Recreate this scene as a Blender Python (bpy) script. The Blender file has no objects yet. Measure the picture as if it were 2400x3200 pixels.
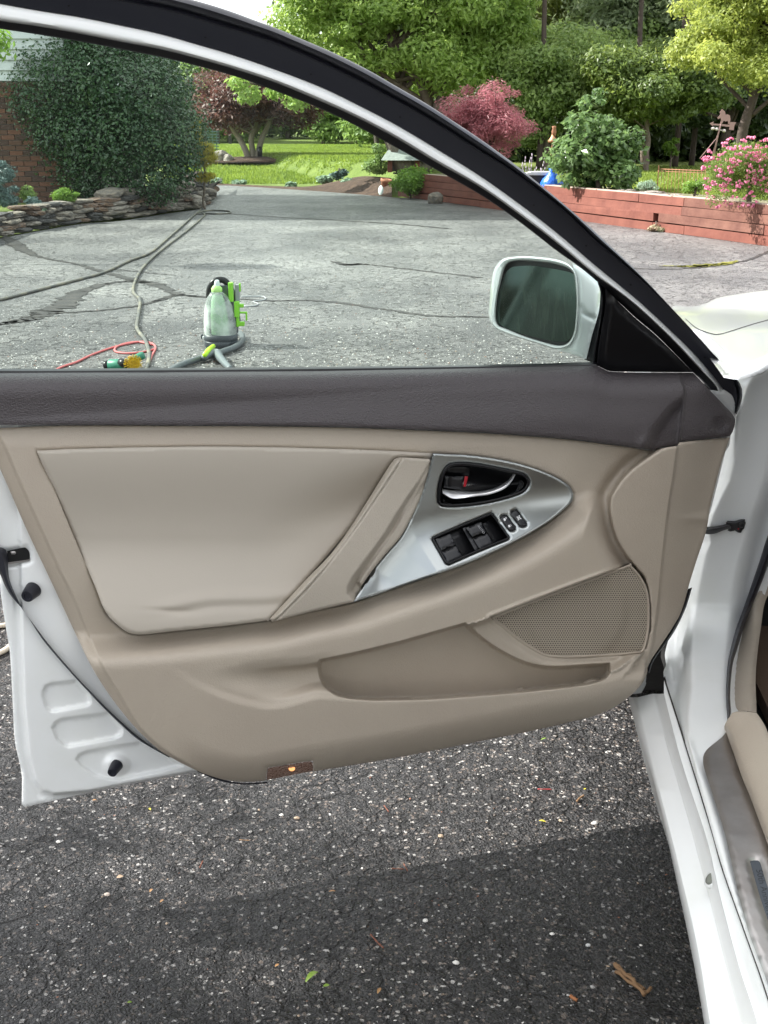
import bpy, math, random
import numpy as np
from mathutils import Vector, Matrix
from mathutils.geometry import delaunay_2d_cdt

# ------------------------------------------------------------------ camera, light
SC = bpy.context.scene
COL = SC.collection
F, CH = 3800.0, 1.30
PIT = math.atan2(1200.0, F)
cam = bpy.data.cameras.new('camera')
cam.sensor_fit = 'VERTICAL'; cam.sensor_height = 32.0; cam.lens = F / 100.0
cam.clip_start = 0.05; cam.clip_end = 600
camo = bpy.data.objects.new('camera', cam); COL.objects.link(camo)
camo.location = (0, 0, CH); camo.rotation_euler = (math.pi / 2 - PIT, 0, 0)
SC.camera = camo

TOSUN = Vector((-1.2, 0.20, 1.0)).normalized()
SUN_EL = math.asin(TOSUN.z); SUN_AZ = math.atan2(TOSUN.x, TOSUN.y)
w = bpy.data.worlds.new("World"); SC.world = w; w.use_nodes = True
nt = w.node_tree; nt.nodes.clear()
sky = nt.nodes.new('ShaderNodeTexSky'); sky.sky_type = 'NISHITA'; sky.sun_disc = False
sky.sun_elevation = SUN_EL; sky.sun_rotation = SUN_AZ
sky.air_density = 1.0; sky.dust_density = 1.0; sky.ozone_density = 1.0
tc = nt.nodes.new('ShaderNodeTexCoord')
mp = nt.nodes.new('ShaderNodeMapping'); mp.inputs['Scale'].default_value = (1, 1, 2.6)
nz = nt.nodes.new('ShaderNodeTexNoise'); nz.inputs['Scale'].default_value = 2.3
nz.inputs['Detail'].default_value = 9; nz.inputs['Roughness'].default_value = 0.55
rp = nt.nodes.new('ShaderNodeValToRGB')
rp.color_ramp.elements[0].position = 0.38; rp.color_ramp.elements[1].position = 0.54
mx = nt.nodes.new('ShaderNodeMix'); mx.data_type = 'RGBA'
mx.inputs['B'].default_value = (10.2, 10.2, 10.2, 1)
bg = nt.nodes.new('ShaderNodeBackground'); bg.inputs['Strength'].default_value = 0.11
out = nt.nodes.new('ShaderNodeOutputWorld')
L = nt.links.new
L(tc.outputs['Generated'], mp.inputs['Vector']); L(mp.outputs['Vector'], nz.inputs['Vector'])
L(nz.outputs['Fac'], rp.inputs['Fac']); L(rp.outputs['Color'], mx.inputs['Factor'])
L(sky.outputs['Color'], mx.inputs['A']); L(mx.outputs['Result'], bg.inputs['Color'])
L(bg.outputs['Background'], out.inputs['Surface'])

sl = bpy.data.lights.new('sun', 'SUN'); sl.energy = 5.0; sl.angle = math.radians(0.53)
sl.color = (1.0, 0.965, 0.91)
slo = bpy.data.objects.new('sun', sl); COL.objects.link(slo)
slo.rotation_euler = TOSUN.to_track_quat('Z', 'Y').to_euler()
slo.location = TOSUN * 30
SC.view_settings.view_transform = 'Standard'; SC.view_settings.look = 'None'
SC.view_settings.gamma = 1.0; SC.view_settings.use_curve_mapping = False
SC.view_settings.exposure = 1.28
SC.cycles.max_bounces = 10; SC.cycles.transparent_max_bounces = 16
SC.cycles.caustics_reflective = False; SC.cycles.caustics_refractive = False

rng = np.random.default_rng(7); random.seed(7)

# ------------------------------------------------------------------ rays
CP, SP = math.cos(PIT), math.sin(PIT)
def raydir(p):
    p = np.asarray(p, float).reshape(-1, 2)
    a = p[:, 0] - 1200; b = 1600 - p[:, 1]
    return np.stack([a, F * CP + b * SP, -(F * SP - b * CP)], 1)
CAM = np.array([0, 0, CH])
def G(p, z=0.0):
    "points on the level z"
    d = raydir(p); t = (z - CH) / d[:, 2]
    return CAM + d * t[:, None]
def W(px, py, Y):
    "world point at forward distance Y"
    d = raydir([(px, py)])[0]
    return CAM + d * (Y / d[1])
# door: inner face line y = 1.8433 + .3357 x
UD = np.array([.9481, .3180, 0]); ND = np.array([.3180, -.9481, 0]); C0 = -1.954 * .9481
ZB, LEAN = 0.90, 0.36
def D(p, v=0.0):
    "points on the door's inner surface raised by v towards the cabin side; it leans in above the belt"
    d = raydir(p); v = np.broadcast_to(np.asarray(v, float), (len(d),))
    nd = d @ ND
    t = (C0 + v) / nd
    z = CH + t * d[:, 2]
    t2 = (C0 + v + LEAN * (CH - ZB)) / (nd - LEAN * d[:, 2])
    t = np.where(z > ZB, t2, t)
    return CAM + d * t[:, None]
FD = np.array([.0872, .9962, 0]); OD = np.array([-.9962, .0872, 0])   # car forward, car outward
S0, ZR = 2.33, 0.335
def smin(a, b, k):
    h = np.maximum(k - np.abs(a - b), 0) / k
    return np.minimum(a, b) - h * h * k * .25
def B(p, v=0.0):
    "body opening: hinge pillar facing back, flowing into the sill top"
    d = raydir(p); v = np.broadcast_to(np.asarray(v, float), (len(d),))
    t1 = (S0 - v) / (d @ FD)
    t2 = np.where(d[:, 2] < -1, (CH - ZR - v) / np.maximum(-d[:, 2], 1), 9.)
    return CAM + d * smin(t1, t2, 3.2e-5)[:, None]
def FT(p, v=0.0):
    "fender and bonnet top"
    d = raydir(p); t = (CH - .90 - np.asarray(v, float)) / np.maximum(-d[:, 2], 1)
    return CAM + d * np.broadcast_to(t, (len(d),))[:, None]

# ------------------------------------------------------------------ mesh helpers
def tag(o, label=None, cat=None, group=None, kind=None):
    if label: o['label'] = label
    if cat: o['category'] = cat
    if group: o['group'] = group
    if kind: o['kind'] = kind
    return o
WL = {}
def link(o, parent=None):
    COL.objects.link(o)
    if parent is not None:
        o.parent = parent
        o.matrix_parent_inverse = Matrix.Translation(-WL.get(parent.name, Vector()))
    WL[o.name] = Vector(o.location)
    return o
def empty(name, loc, label=None, cat=None, group=None, rz=0):
    o = bpy.data.objects.new(name, None); o.location = loc; o.rotation_euler[2] = rz
    o.empty_display_size = .1
    link(o); return tag(o, label, cat, group)
def me(name, V, Fc, mat, smooth=True):
    m = bpy.data.meshes.new(name)
    V = np.asarray(V, np.float32)
    if isinstance(Fc, np.ndarray):
        n, k = Fc.shape
        m.vertices.add(len(V)); m.vertices.foreach_set('co', V.ravel())
        m.loops.add(n * k); m.loops.foreach_set('vertex_index', Fc.astype(np.int32).ravel())
        m.polygons.add(n)
        m.polygons.foreach_set('loop_start', np.arange(0, n * k, k, dtype=np.int32))
        m.polygons.foreach_set('loop_total', np.full(n, k, np.int32))
        m.update(calc_edges=True)
    else:
        m.from_pydata([tuple(map(float, v)) for v in V], [], Fc)
    if mat: m.materials.append(mat)
    m.polygons.foreach_set('use_smooth', np.full(len(m.polygons), smooth))
    m.validate(); m.update()
    return m
def mk(name, V, Fc, mat, parent=None, smooth=True, auto=None, base=False, **k):
    V = np.asarray(V, float)
    loc = Vector()
    if base:
        c = (V.min(0) + V.max(0)) / 2; c[2] = V[:, 2].min(); V = V - c; loc = Vector(c)
    o = bpy.data.objects.new(name, me(name, V, Fc, mat, smooth)); o.location = loc
    link(o, parent)
    if auto is not None: sharp(o.data, auto)
    return tag(o, **k)
def sharp(m, deg):
    m.set_sharp_from_angle(angle=math.radians(deg))
class MB:
    def __init__(s): s.v = []; s.f = []; s.n = 0
    def add(s, V, Fc):
        V = np.asarray(V, float); s.v.append(V)
        s.f += [tuple(int(i) + s.n for i in f) for f in Fc]; s.n += len(V); return s
    def box(s, c, d, rz=0, tilt=None, j=0):
        x, y, z = d[0] / 2, d[1] / 2, d[2] / 2
        V = np.array([(i, k, l) for l in (-z, z) for k in (-y, y) for i in (-x, x)], float)
        if j: V += rng.normal(0, j, V.shape)
        R = Matrix.Rotation(rz, 3, 'Z')
        if tilt: R = R @ Matrix.Rotation(tilt[0], 3, 'X') @ Matrix.Rotation(tilt[1], 3, 'Y')
        V = V @ np.array(R).T + np.asarray(c, float)
        return s.add(V, [(0, 2, 3, 1), (4, 5, 7, 6), (0, 1, 5, 4), (2, 6, 7, 3), (0, 4, 6, 2), (1, 3, 7, 5)])
    def tube(s, P, r, n=8, cap=True):
        V, Fc = tubedata(P, r, n, cap); return s.add(V, Fc)
    def lathe(s, c, prof, n=20, ax=None):
        V = []; Fc = []
        for r, z in prof:
            for k in range(n):
                a = 2 * math.pi * k / n; V.append((r * math.cos(a), r * math.sin(a), z))
        for i in range(len(prof) - 1):
            for k in range(n):
                a = i * n + k; b = i * n + (k + 1) % n
                Fc.append((a, b, b + n, a + n))
        Fc.append(tuple(range(n))[::-1]); Fc.append(tuple((len(prof) - 1) * n + k for k in range(n)))
        V = np.array(V)
        if ax is not None: V = V @ np.array(Vector(ax).to_track_quat('Z', 'Y').to_matrix()).T
        return s.add(V + np.asarray(c, float), Fc)
    def out(s, name, mat, parent=None, **k):
        return mk(name, np.concatenate(s.v), s.f, mat, parent, **k)
def tubedata(P, r, n=8, cap=True):
    P = np.asarray(P, float); m = len(P)
    r = np.broadcast_to(np.asarray(r, float), (m,))
    T = np.gradient(P, axis=0); T /= np.linalg.norm(T, axis=1)[:, None] + 1e-12
    up = np.array([0, 0, 1.0]) if abs(T[0][2]) < .9 else np.array([1.0, 0, 0])
    V = []; nrm = None
    for i in range(m):
        a = np.cross(T[i], up) if nrm is None else nrm - T[i] * (nrm @ T[i])
        a /= np.linalg.norm(a) + 1e-12; nrm = a; b = np.cross(T[i], a)
        for k in range(n):
            q = 2 * math.pi * k / n; V.append(P[i] + r[i] * (a * math.cos(q) + b * math.sin(q)))
    Fc = []
    for i in range(m - 1):
        for k in range(n):
            a = i * n + k; b = i * n + (k + 1) % n; Fc.append((a, b, b + n, a + n))
    if cap: Fc += [tuple(range(n))[::-1], tuple((m - 1) * n + k for k in range(n))]
    return np.array(V), Fc
def catmull(P, k=6, closed=False):
    P = np.asarray(P, float); n = len(P); o = []
    for i in range(n if closed else n - 1):
        g = (lambda q: P[q % n]) if closed else (lambda q: P[min(max(q, 0), n - 1)])
        a, b, c, d = g(i - 1), g(i), g(i + 1), g(i + 2)
        for t in np.arange(k) / k:
            o.append(.5 * ((2 * b) + (c - a) * t + (2 * a - 5 * b + 4 * c - d) * t * t + (3 * b - a - 3 * c + d) * t ** 3))
    if not closed: o.append(P[-1])
    return np.array(o)
def resample(P, n):
    P = np.asarray(P, float); s = np.r_[0, np.cumsum(np.linalg.norm(np.diff(P, axis=0), axis=1))]
    q = np.linspace(0, s[-1], n)
    return np.stack([np.interp(q, s, P[:, i]) for i in range(P.shape[1])], 1)
def C(ox, oy, s, pts): return [(ox + s * x, oy + s * y) for x, y in pts]
K1 = lambda p: C(1200, 1350, .5425, p); K2 = lambda p: C(0, 1300, .6028, p); K3 = lambda p: C(0, 1650, .5425, p)
K4 = lambda p: C(1900, 1100, .5423, p); K5 = lambda p: C(1800, 2000, .5425, p); K7 = lambda p: C(800, 1900, .7836, p)
K8 = lambda p: C(800, 1380, .3617, p); K9 = lambda p: C(1350, 1400, .3014, p); K10 = lambda p: C(560, 820, .1808, p)
K11 = lambda p: C(1900, 1050, .3014, p); K12 = lambda p: C(1600, 300, .4822, p); K13 = lambda p: C(500, 150, .5124, p)
K18 = lambda p: C(0, 600, .7233, p); K19 = lambda p: C(1400, 700, .6028, p)
L5 = lambda p: C(1800, 800, .1808, p); M1 = lambda p: C(1500, 750, .2713, p); M2 = lambda p: C(0, 1620, .2532, p)
M3 = lambda p: C(0, 2040, .3978, p); M4 = lambda p: C(1900, 1850, .3014, p); M5 = lambda p: C(2180, 1550, .1583, p)
N1 = lambda p: C(1700, 540, .4219, p)

def segdist(P, A, closed=True):
    "distance to a polyline and the side sign of the nearest piece"
    P = np.asarray(P, float); A = np.asarray(A, float)
    Q = np.roll(A, -1, axis=0) if closed else A[1:]
    A = A if closed else A[:-1]
    best = np.full(len(P), 1e9); sg = np.ones(len(P))
    for a, b in zip(A, Q):
        e = b - a; l2 = e @ e
        if l2 < 1e-9: continue
        t = np.clip(((P - a) @ e) / l2, 0, 1); w = P - a - t[:, None] * e
        d = np.hypot(w[:, 0], w[:, 1]); cr = e[0] * (P[:, 1] - a[1]) - e[1] * (P[:, 0] - a[0])
        m = d < best - 1e-6
        best = np.where(m, d, best); sg = np.where(m, np.sign(cr), sg)
    return best, sg
def inside(P, A):
    P = np.asarray(P, float); A = np.asarray(A, float); r = np.zeros(len(P), bool)
    for (x0, y0), (x1, y1) in zip(A, np.roll(A, -1, axis=0)):
        c = ((y0 > P[:, 1]) != (y1 > P[:, 1])) & (P[:, 0] < (x1 - x0) * (P[:, 1] - y0) / (y1 - y0 + 1e-12) + x0)
        r ^= c
    return r
def sdp(P, A):
    "signed distance, positive inside the polygon"
    d, _ = segdist(P, A); return np.where(inside(P, A), d, -d)
def S(x, a, b):
    t = np.clip((x - a) / (b - a), 0, 1); return t * t * (3 - 2 * t)
def smoothpoly(A, step, corner=35):
    "resample a closed outline smoothly, keeping its sharp corners"
    A = np.asarray(A, float); n = len(A)
    e = np.roll(A, -1, 0) - A; ang = np.arctan2(e[:, 1], e[:, 0])
    turn = np.abs((ang - np.roll(ang, 1) + np.pi) % (2 * np.pi) - np.pi)
    cs = [i for i in range(n) if turn[i] > math.radians(corner)]
    if not cs:
        Q = catmull(A, 8, True); Q = np.vstack([Q, Q[:1]])
        L_ = np.linalg.norm(np.diff(Q, axis=0), axis=1).sum()
        return resample(Q, max(8, int(L_ / step)))[:-1]
    out = []
    for q, i in enumerate(cs):
        j = cs[(q + 1) % len(cs)]
        if j <= i: j += n
        Q = np.array([A[k % n] for k in range(i, j + 1)])
        Q = catmull(Q, 8) if len(Q) > 2 else Q
        L_ = np.linalg.norm(np.diff(Q, axis=0), axis=1).sum()
        out.append(resample(Q, max(2, int(L_ / step) + 1))[:-1])
    return np.vstack(out)
def field(name, outline, hf, surf, mat, parent, step=6, holes=(), feats=(), skirt=.012, rim=0.0015, rimw=5,
          gap=0.0, raw=False, **k):
    "a relief part: outline and holes meshed finely, raised by hf, with rounded rims and side walls"
    O = np.asarray(outline, float) if raw else smoothpoly(outline, step)
    H = [smoothpoly(h, step) for h in holes]
    x0, y0 = O.min(0); x1, y1 = O.max(0)
    gx = np.arange(x0, x1, step); gy = np.arange(y0, y1, step * .866)
    X, Y = np.meshgrid(gx, gy); X = X + (np.arange(len(gy)) % 2)[:, None] * step * .5
    P = np.stack([X.ravel(), Y.ravel()], 1)
    keep = sdp(P, O) > step * .6
    for h in H: keep &= sdp(P, h) < -step * .6
    P = P[keep]
    FP = []
    for pl, wd in feats:
        Q = resample(catmull(pl, 6), max(4, int(np.linalg.norm(np.diff(np.asarray(pl), axis=0), axis=1).sum() / (step * .8))))
        d, _ = segdist(P, Q, False); P = P[d > wd * .5 + step * .5]
        T = np.gradient(Q, axis=0); T /= np.linalg.norm(T, axis=1)[:, None]; Nn = np.stack([-T[:, 1], T[:, 0]], 1)
        for s in ((-.5, 0, .5) if wd < 7 else (-.5, -.25, 0, .25, .5)):
            q = Q + Nn * wd * s
            ok = sdp(q, O) > step * .5
            for h in H: ok &= sdp(q, h) < -step * .5
            FP.append(q[ok])
    allp = np.vstack([O] + H + [P] + FP)
    faces = [list(range(len(O)))]; n = len(O)
    edges = [(i, (i + 1) % len(O)) for i in range(len(O))]
    for h in H:
        edges += [(n + i, n + (i + 1) % len(h)) for i in range(len(h))]; n += len(h)
    r = delaunay_2d_cdt([Vector(map(float, p)) for p in allp], edges, [], 0, 1e-5)
    V2 = np.array([tuple(v) for v in r[0]]); T = np.array([f for f in r[2] if len(f) == 3])
    c = V2[T].mean(1); ok = inside(c, O)
    for h in H: ok &= ~inside(c, h)
    T = T[ok]
    hh = hf(V2)
    e = sdp(V2, O)
    for h in H: e = np.minimum(e, -sdp(V2, h))
    e = np.maximum(e, 0); q = np.clip(1 - e / rimw, 0, 1); hh = hh - rim * (1 - np.sqrt(np.maximum(1 - q * q, 0)))
    # walls
    from collections import Counter
    ec = {}
    for t in T:
        for a, b in ((t[0], t[1]), (t[1], t[2]), (t[2], t[0])): ec[(a, b)] = 1
    bd = [(a, b) for (a, b) in ec if (b, a) not in ec]
    used = sorted({i for ab in bd for i in ab}); mp = {i: len(V2) + k_ for k_, i in enumerate(used)}
    V = surf(V2, hh); VB = surf(V2[used], hh[used] - skirt)
    Vall = np.vstack([V, VB])
    Fc = [tuple(map(int, t)) for t in T] + [(int(b), int(a), int(mp[a]), int(mp[b])) for a, b in bd]
    # orient: front faces look at the cabin side
    a, b, c_ = V[T[0][0]], V[T[0][1]], V[T[0][2]]
    if np.cross(b - a, c_ - a) @ (CAM - a) < 0: Fc = [f[::-1] for f in Fc]
    o = mk(name, Vall, Fc, mat, parent, smooth=True, **k)
    bs = {tuple(sorted((int(a), int(b)))) for a, b in bd}
    m = o.data; ev = np.zeros(len(m.edges) * 2, np.int32); m.edges.foreach_get('vertices', ev)
    fl = np.array([tuple(sorted(map(int, e))) in bs for e in ev.reshape(-1, 2)], bool)
    at = m.attributes.new('sharp_edge', 'BOOLEAN', 'EDGE') if 'sharp_edge' not in m.attributes else m.attributes['sharp_edge']
    at.data.foreach_set('value', fl)
    return o
def loft(name, A, Bc, prof, surf, mat, parent, n=100, smooth=True, ang=40, **k):
    A = resample(catmull(A, 5), n); Bc = resample(catmull(Bc, 5), n); R = []
    for t, h in prof: R.append(surf(A * (1 - t) + Bc * t, h))
    m = len(prof); V = np.vstack(R); Fc = []
    for j in range(m - 1):
        for i in range(n - 1): Fc.append((j * n + i, j * n + i + 1, (j + 1) * n + i + 1, (j + 1) * n + i))
    for i in range(n - 1): Fc.append(((m - 1) * n + i, (m - 1) * n + i + 1, i + 1, i))
    Fc += [tuple(j * n for j in range(m))[::-1], tuple(j * n + n - 1 for j in range(m))]
    o = mk(name, V, Fc, mat, parent, smooth=smooth, **k)
    fixn(o.data); sharp(o.data, ang); return o
def fixn(m):
    import bmesh
    b = bmesh.new(); b.from_mesh(m); bmesh.ops.recalc_face_normals(b, faces=b.faces); b.to_mesh(m); b.free()

# ------------------------------------------------------------------ materials
def mat(name, col, rough=.6, metal=0, coat=0, bump=None, var=None, spec=.5, sheen=0, emit=None, coords='Object', rvar=None):
    m = bpy.data.materials.new(name); m.use_nodes = True; n = m.node_tree; b = n.nodes['Principled BSDF']
    b.inputs['Base Color'].default_value = (*col, 1); b.inputs['Roughness'].default_value = rough
    b.inputs['Metallic'].default_value = metal; b.inputs['Coat Weight'].default_value = coat
    b.inputs['Coat Roughness'].default_value = .04; b.inputs['Specular IOR Level'].default_value = spec
    if sheen: b.inputs['Sheen Weight'].default_value = sheen
    if emit: b.inputs['Emission Color'].default_value = (*emit[0], 1); b.inputs['Emission Strength'].default_value = emit[1]
    t = n.nodes.new('ShaderNodeTexCoord')
    for i, (typ, sc, st, dist) in enumerate(bump or []):
        tx = n.nodes.new('ShaderNodeTexNoise' if typ == 'n' else 'ShaderNodeTexVoronoi')
        tx.inputs['Scale'].default_value = sc
        if typ == 'n': tx.inputs['Detail'].default_value = 4
        if typ == 'e': tx.feature = 'DISTANCE_TO_EDGE'
        n.links.new(t.outputs[coords], tx.inputs['Vector'])
        bp = n.nodes.new('ShaderNodeBump'); bp.inputs['Strength'].default_value = st; bp.inputs['Distance'].default_value = dist
        n.links.new(tx.outputs[0], bp.inputs['Height'])
        if i: n.links.new(prev.outputs['Normal'], bp.inputs['Normal'])
        prev = bp; n.links.new(bp.outputs['Normal'], b.inputs['Normal'])
    if var:                                     # (scale, second colour, lo, hi[, detail])
        tx = n.nodes.new('ShaderNodeTexNoise'); tx.inputs['Scale'].default_value = var[0]
        tx.inputs['Detail'].default_value = var[4] if len(var) > 4 else 5
        tx.inputs['Roughness'].default_value = .6
        n.links.new(t.outputs[coords], tx.inputs['Vector'])
        r = n.nodes.new('ShaderNodeValToRGB'); r.color_ramp.elements[0].position = var[2]; r.color_ramp.elements[1].position = var[3]
        r.color_ramp.elements[0].color = (*col, 1); r.color_ramp.elements[1].color = (*var[1], 1)
        n.links.new(tx.outputs['Fac'], r.inputs['Fac']); n.links.new(r.outputs['Color'], b.inputs['Base Color'])
    if rvar:
        tx = n.nodes.new('ShaderNodeTexNoise'); tx.inputs['Scale'].default_value = rvar[0]; tx.inputs['Detail'].default_value = 6
        n.links.new(t.outputs[coords], tx.inputs['Vector'])
        r = n.nodes.new('ShaderNodeMapRange'); r.inputs['To Min'].default_value = rvar[1]; r.inputs['To Max'].default_value = rvar[2]
        n.links.new(tx.outputs['Fac'], r.inputs['Value']); n.links.new(r.outputs['Result'], b.inputs['Roughness'])
    return m
def leafmat(name, c1, c2, c3=None, sc=1.2, trans=.45, rough=.45):
    m = bpy.data.materials.new(name); m.use_nodes = True; n = m.node_tree; b = n.nodes['Principled BSDF']
    b.inputs['Roughness'].default_value = rough
    t = n.nodes.new('ShaderNodeTexCoord')
    tx = n.nodes.new('ShaderNodeTexNoise'); tx.inputs['Scale'].default_value = sc; tx.inputs['Detail'].default_value = 8
    tx.inputs['Roughness'].default_value = .8
    r = n.nodes.new('ShaderNodeValToRGB'); e = r.color_ramp.elements
    e[0].position = .36; e[1].position = .62; e[0].color = (*c1, 1); e[1].color = (*c2, 1)
    if c3: q = e.new(.72); q.color = (*c3, 1)
    n.links.new(t.outputs['Object'], tx.inputs['Vector']); n.links.new(tx.outputs['Fac'], r.inputs['Fac'])
    n.links.new(r.outputs['Color'], b.inputs['Base Color'])
    tr = n.nodes.new('ShaderNodeBsdfTranslucent'); hs = n.nodes.new('ShaderNodeHueSaturation')
    hs.inputs['Value'].default_value = 1.5; hs.inputs['Hue'].default_value = .485
    n.links.new(r.outputs['Color'], hs.inputs['Color']); n.links.new(hs.outputs['Color'], tr.inputs['Color'])
    mxs = n.nodes.new('ShaderNodeMixShader'); mxs.inputs[0].default_value = trans
    o = n.nodes['Material Output']
    n.links.new(b.outputs[0], mxs.inputs[1]); n.links.new(tr.outputs[0], mxs.inputs[2]); n.links.new(mxs.outputs[0], o.inputs['Surface'])
    return m
GRAIN = [('v', 620, .35, .0008), ('n', 230, .45, .0009)]
PAINT = mat('white paint', (.80, .81, .80), .28, coat=1, bump=[('n', 9, .03, .002)])
PAINTIN = mat('white jamb paint', (.83, .84, .83), .38, coat=.6, bump=[('n', 30, .05, .002)], var=(7, (.79, .80, .77), .5, .75))
BEIGE = mat('beige moulded plastic', (.405, .350, .284), .47, bump=GRAIN, var=(5, (.388, .33, .268), .4, .7))
PAD = mat('padded beige vinyl', (.405, .362, .305), .50, bump=[('n', 420, .2, .0005), ('n', 7, .12, .004)])
BEIGE2 = mat('beige handle leather', (.375, .332, .275), .5, bump=[('v', 420, .45, .001), ('n', 200, .3, .0006)])
GRILL = mat('beige grille plastic', (.42, .36, .29), .5)
DARKTRIM = mat('charcoal grained plastic', (.066, .057, .060), .46, bump=[('v', 430, .7, .0014), ('n', 200, .5, .0012)])
BLACK = mat('black plastic', (.008, .008, .010), .35, bump=[('n', 300, .1, .0004)])
GBLACK = mat('satin black plastic', (.006, .006, .007), .3, spec=.3)
RUBBER = mat('black rubber seal', (.014, .015, .022), .42, bump=[('n', 400, .15, .0004)], rvar=(30, .32, .55))
SILVER = mat('brushed silver plastic', (.37, .39, .385), .25, metal=1, bump=[('n', 500, .03, .0003)], rvar=(14, .27, .37))
CHROME = mat('chrome', (.85, .85, .86), .05, metal=1)
STEEL = mat('brushed steel sill plate', (.47, .45, .445), .32, metal=1, bump=[('n', 700, .08, .0002)], var=(22, (.40, .37, .36), .4, .7), rvar=(26, .24, .44))
VOID = mat('dark cavity', (.006, .006, .006), .9)
RED = mat('red plastic', (.35, .01, .02), .35)
PRINT = mat('white print', (.75, .75, .75), .6)
GREYPRINT = mat('grey print', (.32, .32, .33), .6)
SEAM = mat('dark seam', (.03, .026, .024), .8)

# ------------------------------------------------------------------ glass
def glassmat(name, tint, haze, rough=0.0):
    m = bpy.data.materials.new(name); m.use_nodes = True; n = m.node_tree; n.nodes.clear()
    o = n.nodes.new('ShaderNodeOutputMaterial'); tr = n.nodes.new('ShaderNodeBsdfTransparent'); gl = n.nodes.new('ShaderNodeBsdfGlossy')
    gl.inputs['Roughness'].default_value = rough; tr.inputs['Color'].default_value = (*tint, 1)
    df = n.nodes.new('ShaderNodeBsdfDiffuse'); df.inputs['Color'].default_value = (.7, .75, .72, 1)
    fr = n.nodes.new('ShaderNodeFresnel'); fr.inputs['IOR'].default_value = 1.28
    a = n.nodes.new('ShaderNodeMixShader'); b = n.nodes.new('ShaderNodeMixShader')
    t = n.nodes.new('ShaderNodeTexCoord'); tx = n.nodes.new('ShaderNodeTexNoise'); tx.inputs['Scale'].default_value = 9; tx.inputs['Detail'].default_value = 7
    r = n.nodes.new('ShaderNodeMapRange'); r.inputs['From Min'].default_value = .35; r.inputs['From Max'].default_value = .7
    r.inputs['To Min'].default_value = haze * .4; r.inputs['To Max'].default_value = haze * 1.6
    n.links.new(t.outputs['Object'], tx.inputs['Vector']); n.links.new(tx.outputs['Fac'], r.inputs['Value'])
    n.links.new(r.outputs[0], a.inputs[0]); n.links.new(tr.outputs[0], a.inputs[1]); n.links.new(df.outputs[0], a.inputs[2])
    n.links.new(fr.outputs[0], b.inputs[0]); n.links.new(a.outputs[0], b.inputs[1]); n.links.new(gl.outputs[0], b.inputs[2])
    n.links.new(b.outputs[0], o.inputs['Surface']); return m
GLASS = glassmat('tinted window glass', (.82, .92, .87), .016)
PLASTGLASS = glassmat('cloudy clear plastic', (.80, .88, .84), .5, .15)

# ------------------------------------------------------------------ the car
car = empty('car', (.66, 2.15, 0), 'white sedan with its beige trimmed front door swung wide open on the driveway', 'car')

# ---- door shell
def door_shell():
    flange = np.array([(-175, 1200)] + [(-120, 1400), (-62, 1600), (0, 1790)] + M2([(0, 850), (45, 1180), (90, 1450)]) +
                      M3([(78, 0), (100, 400), (115, 680), (150, 850), (172, 950), (170, 1190), (195, 1212), (400, 1165), (800, 1080), (1200, 1000), (1550, 940)]) +
                      [(830, 2372), (1300, 2288), (1700, 2205), (1950, 2172), (2004, 2166), (2019, 2136), (2018, 2100), (2085, 1960), (2140, 1830),
                       (2196, 1660), (2222, 1590), (2270, 1400), (2279, 1392), (2284, 1350), (2299, 1310), (2302, 1267), (2289, 1237), (2262, 1217), (2240, 1222), (2160, 1215), (1600, 1200), (600, 1210)])
    inner = np.array(M3([(170, -400), (180, 0), (195, 400), (232, 800), (282, 1000), (335, 1080), (420, 1107), (700, 1080), (1200, 985), (1520, 925), (1900, 860)]))
    R1 = np.array(M3([(340, 300), (360, 260), (400, 243), (600, 222), (690, 320), (712, 390), (690, 412), (440, 458), (395, 458), (362, 425), (338, 345)]))
    R2 = np.array(M3([(412, 590), (432, 550), (480, 522), (850, 475), (958, 600), (950, 645), (900, 672), (530, 738), (498, 728), (450, 680)]))
    R3 = np.array(M3([(602, 840), (625, 800), (680, 777), (1100, 705), (1440, 885), (1240, 935), (950, 993), (850, 990), (750, 962), (650, 895)]))
    LB = np.array(M2([(-60, 395), (80, 392), (330, 345), (372, 400), (380, 530), (340, 550), (80, 590), (-60, 600)]))
    def hf(P):
        x, y = P[:, 0], P[:, 1]
        dI, sI = segdist(P, inner, False); dI = dI * sI           # positive outside
        h = .004 - .012 * S(dI, -4, 9) + .003 * S(dI, 20, 26)
        for R, dep in ((R1, .0075), (R2, .0075), (R3, .007)): h = h - dep * S(sdp(P, R), -6, 7)
        c = np.array(M3([(915, 885)]))[0]; r = np.hypot(x - c[0], (y - c[1]) * 1.1)
        h = h + .009 * (1 - S(r, 22, 48))
        h = h - .006 * S(sdp(P, LB), -10, 6)
        h = np.where(x > 700, .004 - .012 * S(y, 2100, 2160) * S(x, 1700, 1900), h)
        return h
    feats = [(R1.tolist() + [R1[0]], 14), (R2.tolist() + [R2[0]], 14), (R3.tolist() + [R3[0]], 14), (inner.tolist(), 13)]
    o = field('door', flange, hf, D, PAINTIN, car, step=7, feats=feats, skirt=.085, rim=.003, rimw=8, raw=False)
    # outer skin closing the back
    Q = smoothpoly(flange, 40); V = D(Q, -.088); mk_faces = [tuple(range(len(Q)))]
    return o, V, mk_faces
door, _v, _f = door_shell()
tag(door, label='white painted front door shell')
mk('outer_skin', _v, _f, PAINT, door, smooth=False)
fixn(bpy.data.objects['outer_skin'].data)

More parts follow.
